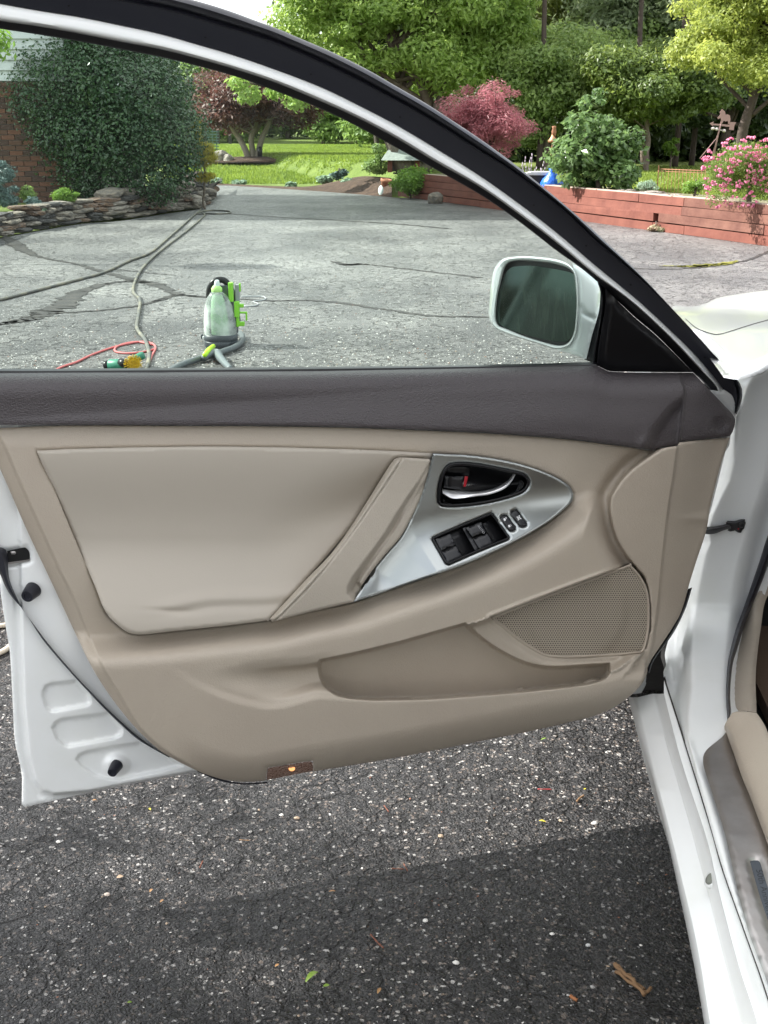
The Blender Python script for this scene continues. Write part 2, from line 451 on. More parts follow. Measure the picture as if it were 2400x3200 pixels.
# ---- window frame: outer seal, painted strip, black glass run
E0 = [(-420, -290), (-150, -205), (150, -120), (400, -50), (605, 0), (711, 32), (801, 65), (862, 87), (922, 113), (1000, 146), (1060, 173), (1151, 219), (1241, 271), (1331, 323),
      (1422, 382), (1500, 434), (1545, 466), (1620, 522), (1711, 595), (1801, 671), (1892, 755), (2000, 857), (2090, 953), (2180, 1050), (2231, 1107), (2262, 1137),
      (2304, 1186), (2319, 1216), (2317, 1255), (2302, 1296)]
E1 = [(-420, -170), (-150, -115), (150, -50), (392, 0), (500, 21), (575, 39), (681, 72), (771, 99), (862, 130), (1000, 189), (1120, 247), (1241, 311), (1362, 380),
      (1500, 468), (1590, 523), (1681, 589), (1771, 661), (1862, 748), (1923, 800), (2017, 882), (2100, 964), (2170, 1040), (2230, 1110), (2275, 1160), (2298, 1200), (2306, 1240), (2297, 1290)]
E2 = [(-420, -60), (-150, -18), (0, 10.5), (120, 32), (241, 51), (362, 75), (500, 105), (620, 139), (741, 175), (862, 217), (1000, 270), (1120, 328), (1241, 391), (1362, 463),
      (1500, 549), (1620, 634), (1741, 727), (1862, 830), (2000, 944), (2100, 1037), (2171, 1107), (2231, 1177), (2259, 1214)]
E2b = E2[:-3] + [(2171, 1107), (2231, 1177), (2262, 1217), (2285, 1240), (2295, 1290)]
E3 = [(-420, 15), (-150, 42), (0, 66), (120, 83), (241, 104), (362, 128), (500, 154), (620, 184), (741, 219), (862, 259), (1000, 316), (1120, 370), (1241, 434), (1362, 507),
      (1500, 585), (1620, 669), (1741, 761), (1862, 861), (1981, 950), (2100, 1061), (2171, 1137), (2231, 1199), (2245, 1226)]
E4 = [(-420, 38), (-150, 65), (0, 90), (120, 108), (241, 128), (362, 151), (500, 178), (620, 207), (741, 241), (862, 285), (1000, 339), (1120, 397), (1241, 463), (1362, 530),
      (1500, 608), (1620, 691), (1741, 785), (1800, 826), (1867, 881), (1981, 988), (2054, 1050), (2165, 1162), (2234, 1232)]
loft('frame_seal', E0, E1, [(0, -.05), (0, .004), (.12, .014), (.35, .02), (.6, .017), (.8, .009), (.92, .005), (1.0, .009), (1.0, -.03)], D, RUBBER, door, n=160, ang=50)
loft('outer_weatherstrip', E1, E2b, [(0, -.03), (0, .008), (.04, .0095), (.08, .006), (.5, .004), (1.0, -.001), (1.0, -.03)], D, RUBBER, door, n=160, ang=50)
loft('window_frame', E2, E3, [(0, -.03), (0, -.005), (.08, -.001), (.3, .002), (.6, .0055), (.78, .006), (.9, .003), (1, -.010), (1, -.03)], D, PAINT, door, n=160, ang=50)
loft('glass_run', E3, E4, [(0, -.05), (0, -.011), (.3, -.014), (.8, -.017), (1, -.021), (1, -.05)], D, BLACK, door, n=160)
# rear upright of the window frame, beyond the picture's left edge
loft('rear_upright', [(-420, -290), (-330, 450), (-180, 1215)], [(-290, 30), (-210, 500), (-85, 1215)], [(0, -.04), (0, .004), (1, .004), (1, -.04)], D, PAINT, door, n=20)
# belt seal and front channel
loft('belt_seal', [(-150, 1140), (0, 1152), (500, 1150), (1000, 1146), (1500, 1140), (1870, 1131)], [(-150, 1160), (0, 1166), (500, 1164), (1000, 1160), (1500, 1151), (1872, 1145)],
     [(0, -.045), (0, -.024), (.5, -.016), (1, -.014), (1, -.05)], D, BLACK, door, n=60)
loft('glass_channel', [(1866, 878), (1880, 934), (1872, 1010), (1856, 1098), (1853, 1140)], [(1900, 908), (1893, 981), (1886, 1010), (1874, 1089), (1870, 1145)],
     [(0, -.045), (0, -.022), (.25, -.019), (.3, -.03), (.7, -.03), (.8, -.014), (1, -.012), (1, -.05)], D, BLACK, door, n=40)
def sail(P):
    d = np.minimum(P[:, 0] - 1868, 60) / 60
    return -.004 - .004 * (1 - np.clip(d, 0, 1)) ** 2
field('corner_trim', [(1898, 908), (1981, 990), (2054, 1052), (2166, 1163), (2100, 1163), (1990, 1162), (1912, 1160), (1890, 1154), (1870, 1144), (1874, 1089), (1889, 985)],
      sail, D, GBLACK, door, step=14, skirt=.05, rim=.006, rimw=12)
# glass pane
gp = [(-300, 20), (0, 76), (241, 116), (500, 166), (741, 230), (1000, 327), (1241, 450), (1500, 596), (1741, 772), (1872, 876), (1884, 934), (1866, 1096), (1860, 1160), (900, 1166), (-150, 1166)]
Q = np.array(gp); n_ = len(Q)
mk('window_glass', D(Q, -.030), [tuple(range(n_))], GLASS, door, smooth=False)

# ---- upper trim (charcoal)
V2L = np.array([(2123, 1140), (2126, 1186), (2138, 1213), (2139, 1231), (2131, 1300), (2119, 1400)])
FCL = np.array([(2140, 1225), (2081, 1273), (2042, 1321), (2014, 1370), (2000, 1410)])
top_edge = [(-140, 1166), (0, 1165), (500, 1163), (1013, 1159), (1400, 1152), (1794, 1144), (1866, 1145), (1885, 1153), (1912, 1162), (1990, 1164), (2100, 1165), (2166, 1165)]
dark_low = [(2280, 1363), (2200, 1371), (2123, 1380), (2117, 1390), (2085, 1395), (2057, 1400), (2048, 1406), (2014, 1403), (1960, 1394), (1900, 1386), (1736, 1367), (1447, 1348), (1013, 1332), (579, 1328), (200, 1327), (-75, 1328)]
def hdark(P):
    x, y = P[:, 0], P[:, 1]
    d, _ = segdist(P, np.array(top_edge), False)
    h = -.012 + .058 * np.sqrt(np.clip(1 - (1 - np.clip(d / 85, 0, 1)) ** 2, 0, 1)) + .012 * S(d, 60, 190)
    dv, sv = segdist(P, V2L, False); dv = -dv * sv               # positive right
    df, sf = segdist(P, FCL, False); df = -df * sf
    h = h - .018 * S(df, -3, 40) * (1 - S(dv, -5, 2))
    h = h - .012 * S(dv, -3, 5) * (1 - .5 * S(dv, 60, 170)) - .006 * S(dv, 60, 180)
    e = np.hypot(x - 2018, (y - 1385)); h = h + .006 * np.exp(-(e / 22) ** 2)
    r = np.hypot(x - 2249.6, y - 1324)
    return h - .004 * (1 - S(r, 14, 30))
field('upper_trim', top_edge + [(2234, 1236), (2262, 1266), (2293, 1300), (2297, 1322), (2289, 1350)] + dark_low, hdark, D, DARKTRIM, door, step=8,
      feats=[(V2L.tolist(), 8), (FCL.tolist(), 6)], skirt=.03, rim=.003, rimw=7)
def disc(name, c, r, h, mat_, parent, surf=D, th=.004, n=24, sq=1.0, prof=((1, -1), (1, 0), (.9, .12), (.6, .12), (.5, 0), (0.01, 0)), **k):
    V = []; Fc = []
    for rr, hh in prof:
        a = np.arange(n) * 2 * np.pi / n
        V.append(surf(np.stack([c[0] + r * rr * np.cos(a), c[1] + r * rr * sq * np.sin(a)], 1), h + hh * th))
    for i in range(len(prof) - 1):
        for q in range(n): Fc.append((i * n + q, i * n + (q + 1) % n, (i + 1) * n + (q + 1) % n, (i + 1) * n + q))
    Fc.append(tuple((len(prof) - 1) * n + q for q in range(n)))
    o = mk(name, np.vstack(V), Fc, mat_, parent, **k); fixn(o.data); sharp(o.data, 40); return o
disc('trim_clip', (2250, 1323), 15, .0365, mat('grey clip', (.055, .055, .07), .4), door)

# ---- main beige panel
RL = np.array([(-36, 1330), (-12, 1345), (22, 1410), (60, 1500), (114, 1620), (152, 1704), (192, 1792), (228, 1863), (276, 1979), (302, 2040), (330, 2100), (374, 2171), (418, 2247),
               (457, 2295), (517, 2346), (577, 2382), (613, 2406), (660, 2432)])
UL = np.array([(180, 1970), (262, 1982), (300, 1992), (422, 1986), (542, 1976), (723, 1957), (843, 1943), (980, 1911), (1104, 1885), (1336, 1808), (1471, 1759), (1580, 1710), (1661, 1667), (1721, 1629), (1766, 1596),
               (1796, 1564), (1835, 1545), (1875, 1553), (1900, 1592), (1921, 1675), (1957, 1750), (1988, 1786), (2008, 1830), (2016, 1900), (2016, 2000)])
LW = np.array([(200, 2240), (560, 2150), (800, 2090), (996, 2068), (1270, 2003), (1454, 1951), (1544, 1924), (1742, 1844), (1960, 1765), (1992, 1780)])
LP = np.array([(480, 2025), (560, 2085), (660, 2140), (760, 2175), (860, 2190), (980, 2160), (1030, 2160), (1129, 2166), (1207, 2168), (1350, 2164), (1505, 2152), (1650, 2140), (1800, 2122), (1885, 2108), (1935, 2092), (1978, 2055), (2010, 2010)])
PK = np.array(K7([(250, 205), (245, 240), (255, 285), (280, 325), (330, 355), (420, 369), (520, 371), (700, 366), (900, 352), (1080, 337), (1300, 312), (1380, 292), (1408, 270), (1416, 245), (1412, 217),
                  (1300, 224), (1180, 230), (1080, 214), (980, 167), (900, 112), (835, 56), (600, 124), (400, 174)]))
RC = np.array([(2075, 1396), (2054, 1409), (1998, 1447), (1954, 1485), (1918, 1534), (1906, 1566), (1908, 1621), (1927, 1686), (1960, 1740), (1992, 1778), (2014, 1805), (2027, 1859), (2029, 1940), (2018, 2022), (1985, 2072)])
RV = np.array([(2117, 1380), (2104, 1480), (2087, 1588), (2068, 1751), (2055, 1886), (2036, 2022), (2010, 2110)])
GR = K1([(613, 1066), (1000, 917), (1395, 771), (1422, 768), (1470, 820), (1514, 900), (1530, 1000), (1526, 1150), (1502, 1252), (1480, 1276), (1300, 1291), (1050, 1301), (930, 1291), (850, 1251), (750, 1181), (680, 1121), (630, 1085)])
panel_out = [(-62, 1341)] + [(p[0], p[1] + 3) for p in dark_low[::-1][1:-1]] + [(2281, 1367), (2252, 1452), (2231, 1534), (2217, 1593), (2214, 1621), (2204, 1669), (2177, 1751), (2155, 1821), (2128, 1913), (2090, 1979), (2030, 2071),
             (2022, 2104), (2007, 2135), (1975, 2170), (1920, 2210), (1858, 2237), (1779, 2257), (1662, 2284), (1505, 2315), (1270, 2362), (980, 2411), (978, 2382), (968, 2378), (850, 2397), (835, 2402), (831, 2439),
             (787, 2443), (732, 2441), (678, 2431), (613, 2407), (542, 2371), (488, 2336), (418, 2268), (353, 2187), (293, 2095), (244, 1997), (163, 1824), (81, 1650), (20, 1510), (-30, 1400)]
INS = [(114.5, 1408), (241, 1402), (422, 1398), (603, 1395), (784, 1396), (1000, 1401), (1180, 1407), (1351, 1416), (1346, 1434), (1255, 1429), (1237, 1433), (1216, 1458), (1107, 1630), (1035, 1722), (955, 1812), (843, 1936),
       (832, 1939), (723, 1953), (542, 1972), (422, 1982), (362, 1948), (325, 1903), (301, 1842), (265, 1758), (217, 1644), (169, 1529), (129, 1445)]
HAN = K8([(118, 1532), (430, 1195), (650, 965), (850, 690), (1150, 213), (1210, 147), (1260, 136), (1495, 150), (1512, 165), (1500, 215), (1475, 320), (1430, 460), (1350, 640), (1250, 820), (1130, 960), (1000, 1120),
          (906, 1258), (905, 1275), (838, 1387), (500, 1464), (172, 1549), (138, 1550)])
BEZ = [(1106, 1880), (1130, 1841), (1129, 1834), (1162, 1785), (1209, 1727), (1252, 1677), (1288, 1611), (1317, 1547), (1334, 1496), (1343, 1458), (1354, 1418), (1471, 1424), (1580, 1440), (1661, 1461), (1732, 1489),
       (1775, 1516), (1792, 1543), (1787, 1567), (1762, 1593), (1721, 1626), (1661, 1664), (1580, 1707), (1471, 1756), (1336, 1804), (1200, 1850)]
ctr_hole = INS[:8] + [(1352, 1416)] + BEZ[11:] + [(1104, 1883), (980, 1909), (862, 1937), (846, 1941)] + INS[16:]
def hpanel(P):
    x, y = P[:, 0], P[:, 1]
    du, su = segdist(P, UL, False); du = du * su
    dl, s2 = segdist(P, LW, False); dl = dl * s2
    dp, s3 = segdist(P, LP, False); dp = dp * s3
    dc, s4 = segdist(P, RC, False); dc = dc * s4                # positive left
    dv, s5 = segdist(P, RV, False); dv = -dv * s5               # positive right
    dr, s6 = segdist(P, RL, False); dr = dr * s6                # positive outside
    h = .040 + .055 * np.sin(S(du, -14, 120) * np.pi / 2) * (.6 + .4 * S(x, 215, 300))
    und = S(dl, 0, 16) * S(x, 760, 1080)
    bulge = S(dp, -30, 6)
    h = h - und * .036 * (1 - bulge)
    # shallow trough fading out to the left of the bin
    tr_ = S(dl, -30, 60) * (1 - S(dp, -110, 0)) * S(x, 470, 700) * (1 - S(x, 960, 1080))
    h = h - .022 * tr_
    h = h + .006 * S(dp, 0, 30) * S(x, 500, 720)
    grd, _ = segdist(P, np.array(GR)); h = h + .0035 * (1 - S(grd, 6, 14))
    band = (dl > 0) & (x > 1380) & (dp < 0); h = h + np.where(band, .008 * S(grd, 4, 30), 0)
    pk = sdp(P, PK); h = np.where(pk > -1, h - (h - .018) * S(pk, 0, 10), h)
    # shaped valley beside the curved ridge
    rt = S(-dc, -6, 6) * (1 - S(y, 2040, 2130)) * (x > 1850)
    h = h - .016 * np.exp(-((dc - 22) / 20) ** 2) * S(dc, -6, 6) * (x > 1700) * (1 - S(y, 1990, 2060)) - .010 * (1 - S(dc, 0, 190)) * (dc > 0) * (1 - S(y, 1480, 1640))
    h = h * (1 - rt) + rt * .060
    h = h - (.008 * S(dv, -2, 6) + .020 * S(dv, 0, 130)) * (x > 1900)
    h = h - .006 * S(dr, -2, 4) - .020 * S(dr, 0, 75)
    h = h - .006 * (1 - S(y, 1330, 1400)) * (x < 1900)
    e = sdp(P, PO); bot = S(y, 2120, 2230) * S(x, 520, 720)
    h = h - .030 * bot * np.clip(1 - e / 90, 0, 1) ** 2
    h = h + .003 * np.exp(-((x - 2190) / 60) ** 2 - ((y - 1622) / 16) ** 2)
    return h
FE_ = [(UL[:15].tolist(), 10), (LW[3:].tolist(), 14), (PK.tolist() + [PK[0]], 9), (RC.tolist(), 8), (RV.tolist(), 7), (RL.tolist(), 6)]
UL, LW, LP, RC, RV, RL = [catmull(q, 5) for q in (UL, LW, LP, RC, RV, RL)]; PK = smoothpoly(PK, 14)
PO = smoothpoly([p for p in panel_out if p not in ((978, 2382), (968, 2378), (850, 2397), (835, 2402))], 12)
panel = field('door_panel', panel_out, hpanel, D, BEIGE, door, step=5.5, holes=[ctr_hole, GR],
              feats=FE_, skirt=.02, rim=.003, rimw=7)
# dark seam bed behind the gaps
Q = np.array([(60, 1380), (1360, 1396), (1700, 1440), (1810, 1540), (1760, 1620), (1330, 1830), (1100, 1905), (420, 2000), (290, 1950), (60, 1420)])
mk('seam_backing', D(Q, .002), [tuple(range(len(Q)))], SEAM, door, smooth=False)
def hins(P):
    x, y = P[:, 0], P[:, 1]
    s = (y - 1400) / 560
    h = .047 - .014 * S(s, .02, .45) + .055 * S(s, .5, 1.06)
    h = h - .020 * np.exp(-((x - 1120) / 210) ** 2 - ((y - 1570 + (x - 1120) * .35) / 85) ** 2) * S(x, 640, 900)
    c1 = 1885 - (x - 560) * .10 + 6 * np.sin(x / 60); h = h + .0035 * np.exp(-((y - c1) / 20) ** 2) * S(x, 420, 600) * (1 - S(x, 900, 1000))
    h = h - .0022 * np.exp(-((y - c1 - 28) / 14) ** 2) * S(x, 430, 620) * (1 - S(x, 860, 960))
    h = h - .003 * np.exp(-((y - 1905 - (x - 450) * .05) / 8) ** 2) * np.exp(-((x - 530) / 70) ** 2)
    return h
field('insert_pad', INS, hins, D, PAD, door, step=7, skirt=.03, rim=.005, rimw=9)
GV = np.array(K8([(1268, 140), (1130, 352), (900, 690), (760, 885), (600, 1090), (440, 1275), (160, 1560)]))
RR = np.array(K8([(1500, 160), (1400, 330), (1290, 485), (1190, 640), (1100, 790), (1000, 930), (900, 1060), (820, 1170), (775, 1260), (775, 1320), (845, 1400)]))
GL = np.array(K8([(1500, 205), (1400, 380), (1290, 560), (1190, 745), (1100, 870), (980, 1040), (900, 1155), (868, 1215), (900, 1262)]))
def hhan(P):
    x, y = P[:, 0], P[:, 1]
    base = .066 + .030 * S(y, 1430, 1900)
    dg, sg = segdist(P, GV, False); dr, sr = segdist(P, RR, False); dr = dr * -sr  # positive right
    dG, sG = segdist(P, GL, False); dG = dG * -sG
    left = sg > 0
    dHo = sdp(P, HAN_S)
    h = base - .003 * np.exp(-(dg / 2.5) ** 2)
    h = h + np.where(left, .002 - .010 * (1 - S(dHo, 0, 16)), 0)
    h = h - .024 * S(dr, 0, 26) + .012 * S(dG, -3, 10)
    return h
HAN_S = smoothpoly(HAN, 8)
field('pull_handle', HAN, hhan, D, BEIGE2, door, step=4, feats=[(GV.tolist(), 3), (RR.tolist(), 6), (GL.tolist(), 5)], skirt=.05, rim=.004, rimw=8)

# ---- silver bezel with cup and switch openings
CUP = K9([(62, 565), (66, 400), (105, 260), (150, 190), (200, 163), (300, 153), (450, 163), (600, 188), (850, 238), (950, 268), (1000, 318), (1012, 370), (982, 432), (900, 485), (700, 545), (500, 585), (300, 607), (170, 610), (95, 600)])
SWO = K9([(3, 940), (30, 918), (300, 800), (600, 678), (640, 695), (805, 920), (795, 948), (480, 1075), (175, 1210), (140, 1195), (10, 965)])
PL1 = K9([(704, 735), (712, 705), (745, 690), (780, 700), (872, 820), (868, 850), (840, 866), (805, 864)])
PL2 = K9([(813, 690), (822, 655), (855, 638), (888, 650), (987, 780), (983, 808), (955, 824), (920, 822)])
KC = np.array([(1180, 1775), (1240, 1700), (1284, 1655), (1350, 1632), (1500, 1598), (1650, 1568), (1800, 1550)])
def hbez(P):
    d, s = segdist(P, KC, False); d = d * s
    sp = 28 * np.log1p(np.exp(np.clip(d / 28, -20, 20)))
    return .046 + .00033 * sp + .00010 * (28 * np.log1p(np.exp(np.clip(-d / 28, -20, 20))))
field('silver_bezel', BEZ, hbez, D, SILVER, door, step=4.5, holes=[CUP, SWO, PL1, PL2], skirt=.018, rim=.002, rimw=5)
cc = np.array(CUP).mean(0)
def hcup(P):
    q = np.clip(sdp(P, CUPS) / 60, 0, 1); return .040 - .036 * (1 - (1 - q) ** 2)
CUPS = smoothpoly(CUP, 8)
field('handle_cup', CUP, hcup, D, GBLACK, door, step=7, skirt=.005, rim=0)
def ring(name, outline, wd, surf, h, hin, mat_, parent, step=6):
    A = smoothpoly(outline, step); c = A.mean(0); T = np.roll(A, -1, 0) - np.roll(A, 1, 0); T /= np.linalg.norm(T, axis=1)[:, None]
    Nn = np.stack([-T[:, 1], T[:, 0]], 1)
    if not inside(A[:1] + Nn[:1] * 2, A)[0]: Nn = -Nn
    L_ = [(0, -.01), (0, h), (wd * .5, h + .0006), (wd, h - .001), (wd, hin)]
    hb = hbez(A); V = []; n = len(A)
    for o_, hh in L_: V.append(surf(A + Nn * o_, hb + hh))
    Fc = [(i * n + q, i * n + (q + 1) % n, (i + 1) * n + (q + 1) % n, (i + 1) * n + q) for i in range(len(L_) - 1) for q in range(n)]
    o = mk(name, np.vstack(V), Fc, mat_, parent); fixn(o.data); return o
ring('cup_rim', CUP, 9, D, .0006, -.014, GBLACK, door)
ring('switch_rim', SWO, 7, D, .001, -.012, GBLACK, door)
# chrome lever and dish
loft('lever_dish', K9([(112, 430), (150, 500), (300, 520), (500, 505), (650, 470), (780, 410), (850, 340), (862, 290)]),
     K9([(118, 560), (160, 585), (300, 590), (500, 565), (680, 530), (860, 470), (950, 390), (930, 330)]), [(0, .004), (.2, .006), (.5, .012), (.8, .024), (1, .038), (1, .0)], D, mat('dull chrome', (.6, .6, .62), .25, metal=.8), door, n=50)
loft('inner_handle', K9([(105, 418), (200, 430), (300, 440), (430, 455), (600, 430), (740, 372), (810, 310), (845, 252)]),
     K9([(112, 470), (205, 520), (300, 520), (450, 500), (600, 480), (745, 425), (825, 350), (870, 264)]), [(0, .012), (0, .030), (.12, .038), (.3, .046), (.55, .0515), (.8, .053), (1, .055), (1, .02)], D, mat('brightened chrome', (.85, .85, .85), .28, metal=.65), door, n=60)  # part matt: its pale colour stands in for bright reflections
def plate(name, outline, h, th, mat_, parent, surf=D, rim=.0015, rimw=4, step=6, tilt=(0, 0), **k):
    A = np.array(outline); c = A.mean(0)
    hf = lambda P: h + tilt[0] * (P[:, 0] - c[0]) + tilt[1] * (P[:, 1] - c[1])
    return field(name, outline, hf, surf, mat_, parent, step=step, skirt=th, rim=rim, rimw=rimw, **k)
plate('lock_knob', K9([(150, 185), (200, 170), (330, 165), (400, 185), (385, 290), (140, 275), (130, 240)]), .040, .03, GBLACK, door, rim=.006, rimw=16)
plate('lock_tab', K9([(130, 285), (330, 295), (305, 430), (120, 412)]), .046, .03, BLACK, door, rim=.003, rimw=10)
plate('lock_mark', K9([(340, 292), (374, 296), (350, 402), (324, 400)]), .046, .003, RED, door, rim=.001)
plate('lock_grip', K9([(180, 302), (208, 304), (198, 402), (172, 400)]), .0485, .005, GBLACK, door, rim=.001)
# switch bay
plate('switch_bay', K9([(8, 940), (600, 685), (640, 700), (800, 925), (480, 1070), (170, 1205), (140, 1190)]), .058, .012, GBLACK, door, tilt=(0, .00033))
hs = lambda c: hbez(np.array([c]))[0]
for quad, dz in ((K9([(38, 945), (185, 893), (238, 1000), (92, 1062)]), .004), (K9([(105, 1082), (248, 1020), (318, 1132), (160, 1198)]), .002),
                 (K9([(352, 828), (508, 768), (556, 868), (418, 918)]), .005), (K9([(428, 940), (568, 885), (642, 992), (500, 1058)]), .002)):
    c = np.array(quad).mean(0); plate('window_switch', quad, hs(c) + dz - .004, .012, BLACK, door, tilt=(.00006, .00033), rim=.0015)
for quad in (K9([(205, 925), (330, 868), (450, 1070), (325, 1125), (250, 1010)]), K9([(525, 790), (610, 735), (775, 935), (650, 990), (575, 880)])):
    c = np.array(quad).mean(0); plate('switch_scoop', quad, hs(c) - .011, .006, GBLACK, door, tilt=(-.0001, .00033), rim=.001)
plate('switch_divider', K9([(318, 833), (345, 820), (497, 1060), (458, 1082)]), hs(K9([(410, 950)])[0]) - .003, .012, BLACK, door, tilt=(0, .00033))
for nm, o_ in (('door_lock_switch', PL1), ('window_lock_switch', PL2)):
    A = np.array(o_); c = A.mean(0); o2 = c + (A - c) * .97
    plate(nm, o2.tolist(), hs(c) + .0015, .014, BLACK, door, tilt=(0, .00033), rim=.003, rimw=8, step=5)
# printed symbols, as thin raised print on the switches
def printed(name, loops, h, surf, mat_, parent, tilt=(0, .00033), c0=None, faces=None):
    V = []; Fc = []
    for lp in loops:
        A = np.array(lp, float); c = np.array(c0 if c0 is not None else A.mean(0)); n0 = len(V)
        hh = h + tilt[0] * (A[:, 0] - c[0]) + tilt[1] * (A[:, 1] - c[1])
        V += list(surf(A, hh)); Fc.append(tuple(range(n0, n0 + len(A))))
    o = mk(name, V, Fc, mat_, parent, smooth=False); return o
def textmesh(s, font_shear=0.0, bold=False):
    cu = bpy.data.curves.new('t', 'FONT'); cu.body = s; cu.align_x = 'LEFT'; cu.size = 1; cu.shear = font_shear
    if bold: cu.offset = .015
    o = bpy.data.objects.new('t', cu); m = bpy.data.meshes.new_from_object(o)
    V = np.array([v.co[:2] for v in m.vertices]); Fc = [tuple(p.vertices) for p in m.polygons]
    bpy.data.objects.remove(o); bpy.data.curves.remove(cu); bpy.data.meshes.remove(m); return V, Fc
def puttext(name, s, org, ex, ey, hf, surf, mat_, parent, **k):
    V, Fc = textmesh(s, **k); P = np.array(org) + V[:, :1] * np.array(ex) + V[:, 1:] * np.array(ey)
    return mk(name, surf(P, hf(P)), Fc, mat_, parent, smooth=False)
cA = np.array(K9([(453, 846)])[0])
puttext('switch_lettering', 'AUTO', K9([(468, 806)])[0], (6.9, 9.2), (8.6, -3.6), lambda P: hs(cA) + .0026 + .00006 * (P[:, 0] - cA[0]) + .00033 * (P[:, 1] - cA[1]), D, GREYPRINT, door)
def k9loops(c, sc, rot, loops):
    cr, sr = math.cos(rot), math.sin(rot)
    return [K9([(c[0] + sc * (x * cr - y * sr), c[1] + sc * (x * sr + y * cr)) for x, y in lp]) for lp in loops]
def padlock(openit):
    body = [(-1, 0), (1, 0), (1, 1.5), (-1, 1.5)]
    o = -.0 if not openit else .75
    sh = []
    a = np.linspace(np.pi, 2 * np.pi, 9)
    for i in range(8):
        sh.append([(o + .75 * math.cos(a[i]), -.55 + .75 * math.sin(a[i])), (o + .75 * math.cos(a[i + 1]), -.55 + .75 * math.sin(a[i + 1])),
                   (o + .45 * math.cos(a[i + 1]), -.55 + .45 * math.sin(a[i + 1])), (o + .45 * math.cos(a[i]), -.55 + .45 * math.sin(a[i]))])
    sh.append([(o - .75, -.55), (o - .45, -.55), (o - .45, 0), (o - .75, 0)])
    if not openit: sh.append([(o + .45, -.55), (o + .75, -.55), (o + .75, 0), (o + .45, 0)])
    return [body] + sh
c1 = np.array(PL1).mean(0); h1 = hs(c1) + .0024
printed('unlock_symbol', k9loops((762, 738), 13, 1.15 - math.pi, [[(x, -y) for x, y in l] for l in padlock(True)]), h1 + .0002, D, PRINT, door, c0=c1)
printed('lock_symbol', k9loops((808, 806), 12, 1.15 - math.pi, [[(x, -y) for x, y in l] for l in padlock(False)]), h1 + .0002, D, PRINT, door, c0=c1)
c2 = np.array(PL2).mean(0)
bars = [[(-2, -1.6), (2, -1.6), (2, -1.2), (-2, -1.2)], [(-2, 1.2), (2, 1.2), (2, 1.6), (-2, 1.6)], [(-2, -1.6), (-1.6, -1.6), (-1.6, 1.6), (-2, 1.6)], [(1.6, -1.6), (2, -1.6), (2, 1.6), (1.6, 1.6)],
        [(-2.5, -2), (-2.1, -2.3), (2.5, 2), (2.1, 2.3)], [(2.1, -2.3), (2.5, -2), (-2.1, 2.3), (-2.5, 2)], [(-.2, -1.2), (.2, -1.2), (.2, 1.2), (-.2, 1.2)]]
printed('window_lock_symbol', k9loops((900, 724), 9.5, 1.1, bars), hs(c2) + .0025, D, PRINT, door, c0=c2)

# ---- speaker grille with real hexagonal holes
def grille():
    O = smoothpoly(GR, 6); s = 4.35; V = []; Fc = []
    x0, y0 = O.min(0); x1, y1 = O.max(0)
    cs = []
    j = 0; y = y0
    while y < y1:
        x = x0 + (s * .866 if j % 2 else 0)
        while x < x1: cs.append((x, y)); x += s * 1.732
        y += s * 1.5; j += 1
    cs = np.array(cs); cs = cs[sdp(cs, O) > s * 1.5]
    a = np.arange(6) * np.pi / 3 + np.pi / 6
    hx = np.stack([np.cos(a), np.sin(a)], 1)
    def spk(P):
        r = np.hypot(P[:, 0] - 1800, (P[:, 1] - 1905)); return .058 + .0045 * (1 - S(r, 140, 175))
    n = len(cs)
    A = (cs[:, None] + hx * s * 1.02).reshape(-1, 2); Bq = (cs[:, None] + hx * s * .58).reshape(-1, 2)
    V = np.vstack([D(A, spk(A)), D(Bq, spk(Bq) - .0002), D(Bq, spk(Bq) - .004)])
    i0 = np.arange(n)[:, None] * 6; k_ = np.arange(6); k2 = (k_ + 1) % 6; N6 = n * 6
    F1 = np.stack([i0 + k_, i0 + k2, N6 + i0 + k2, N6 + i0 + k_], 2).reshape(-1, 4)
    F2 = F1 + N6
    o = mk('speaker_mesh', V, np.vstack([F1, F2]), GRILL, door, smooth=False, kind='stuff')
    plateh = lambda P: .0535 + 0 * P[:, 0]
    Q = np.array(O); mk('speaker_backing', D(Q, .050), [tuple(range(len(Q)))], mat('speaker cloth', (.13, .11, .09), .9), door, smooth=False)
    # solid border of the grille
    T = np.roll(O, -1, 0) - np.roll(O, 1, 0); T /= np.linalg.norm(T, axis=1)[:, None]; Nn = np.stack([-T[:, 1], T[:, 0]], 1)
    if not inside(O[:1] + Nn[:1] * 2, O)[0]: Nn = -Nn
    Vb = []
    for o_, hh in ((-.5, .045), (-.5, .059), (2, .0612), (5, .0605), (8.5, .0575), (8.5, .05)): Vb.append(D(O + Nn * o_, hh + (spk(O + Nn * o_) - .058)))
    m = len(O); Fb = [(i * m + q, i * m + (q + 1) % m, (i + 1) * m + (q + 1) % m, (i + 1) * m + q) for i in range(5) for q in range(m)]
    b = mk('speaker_border', np.vstack(Vb), Fb, BEIGE, door); fixn(b.data)
grille()
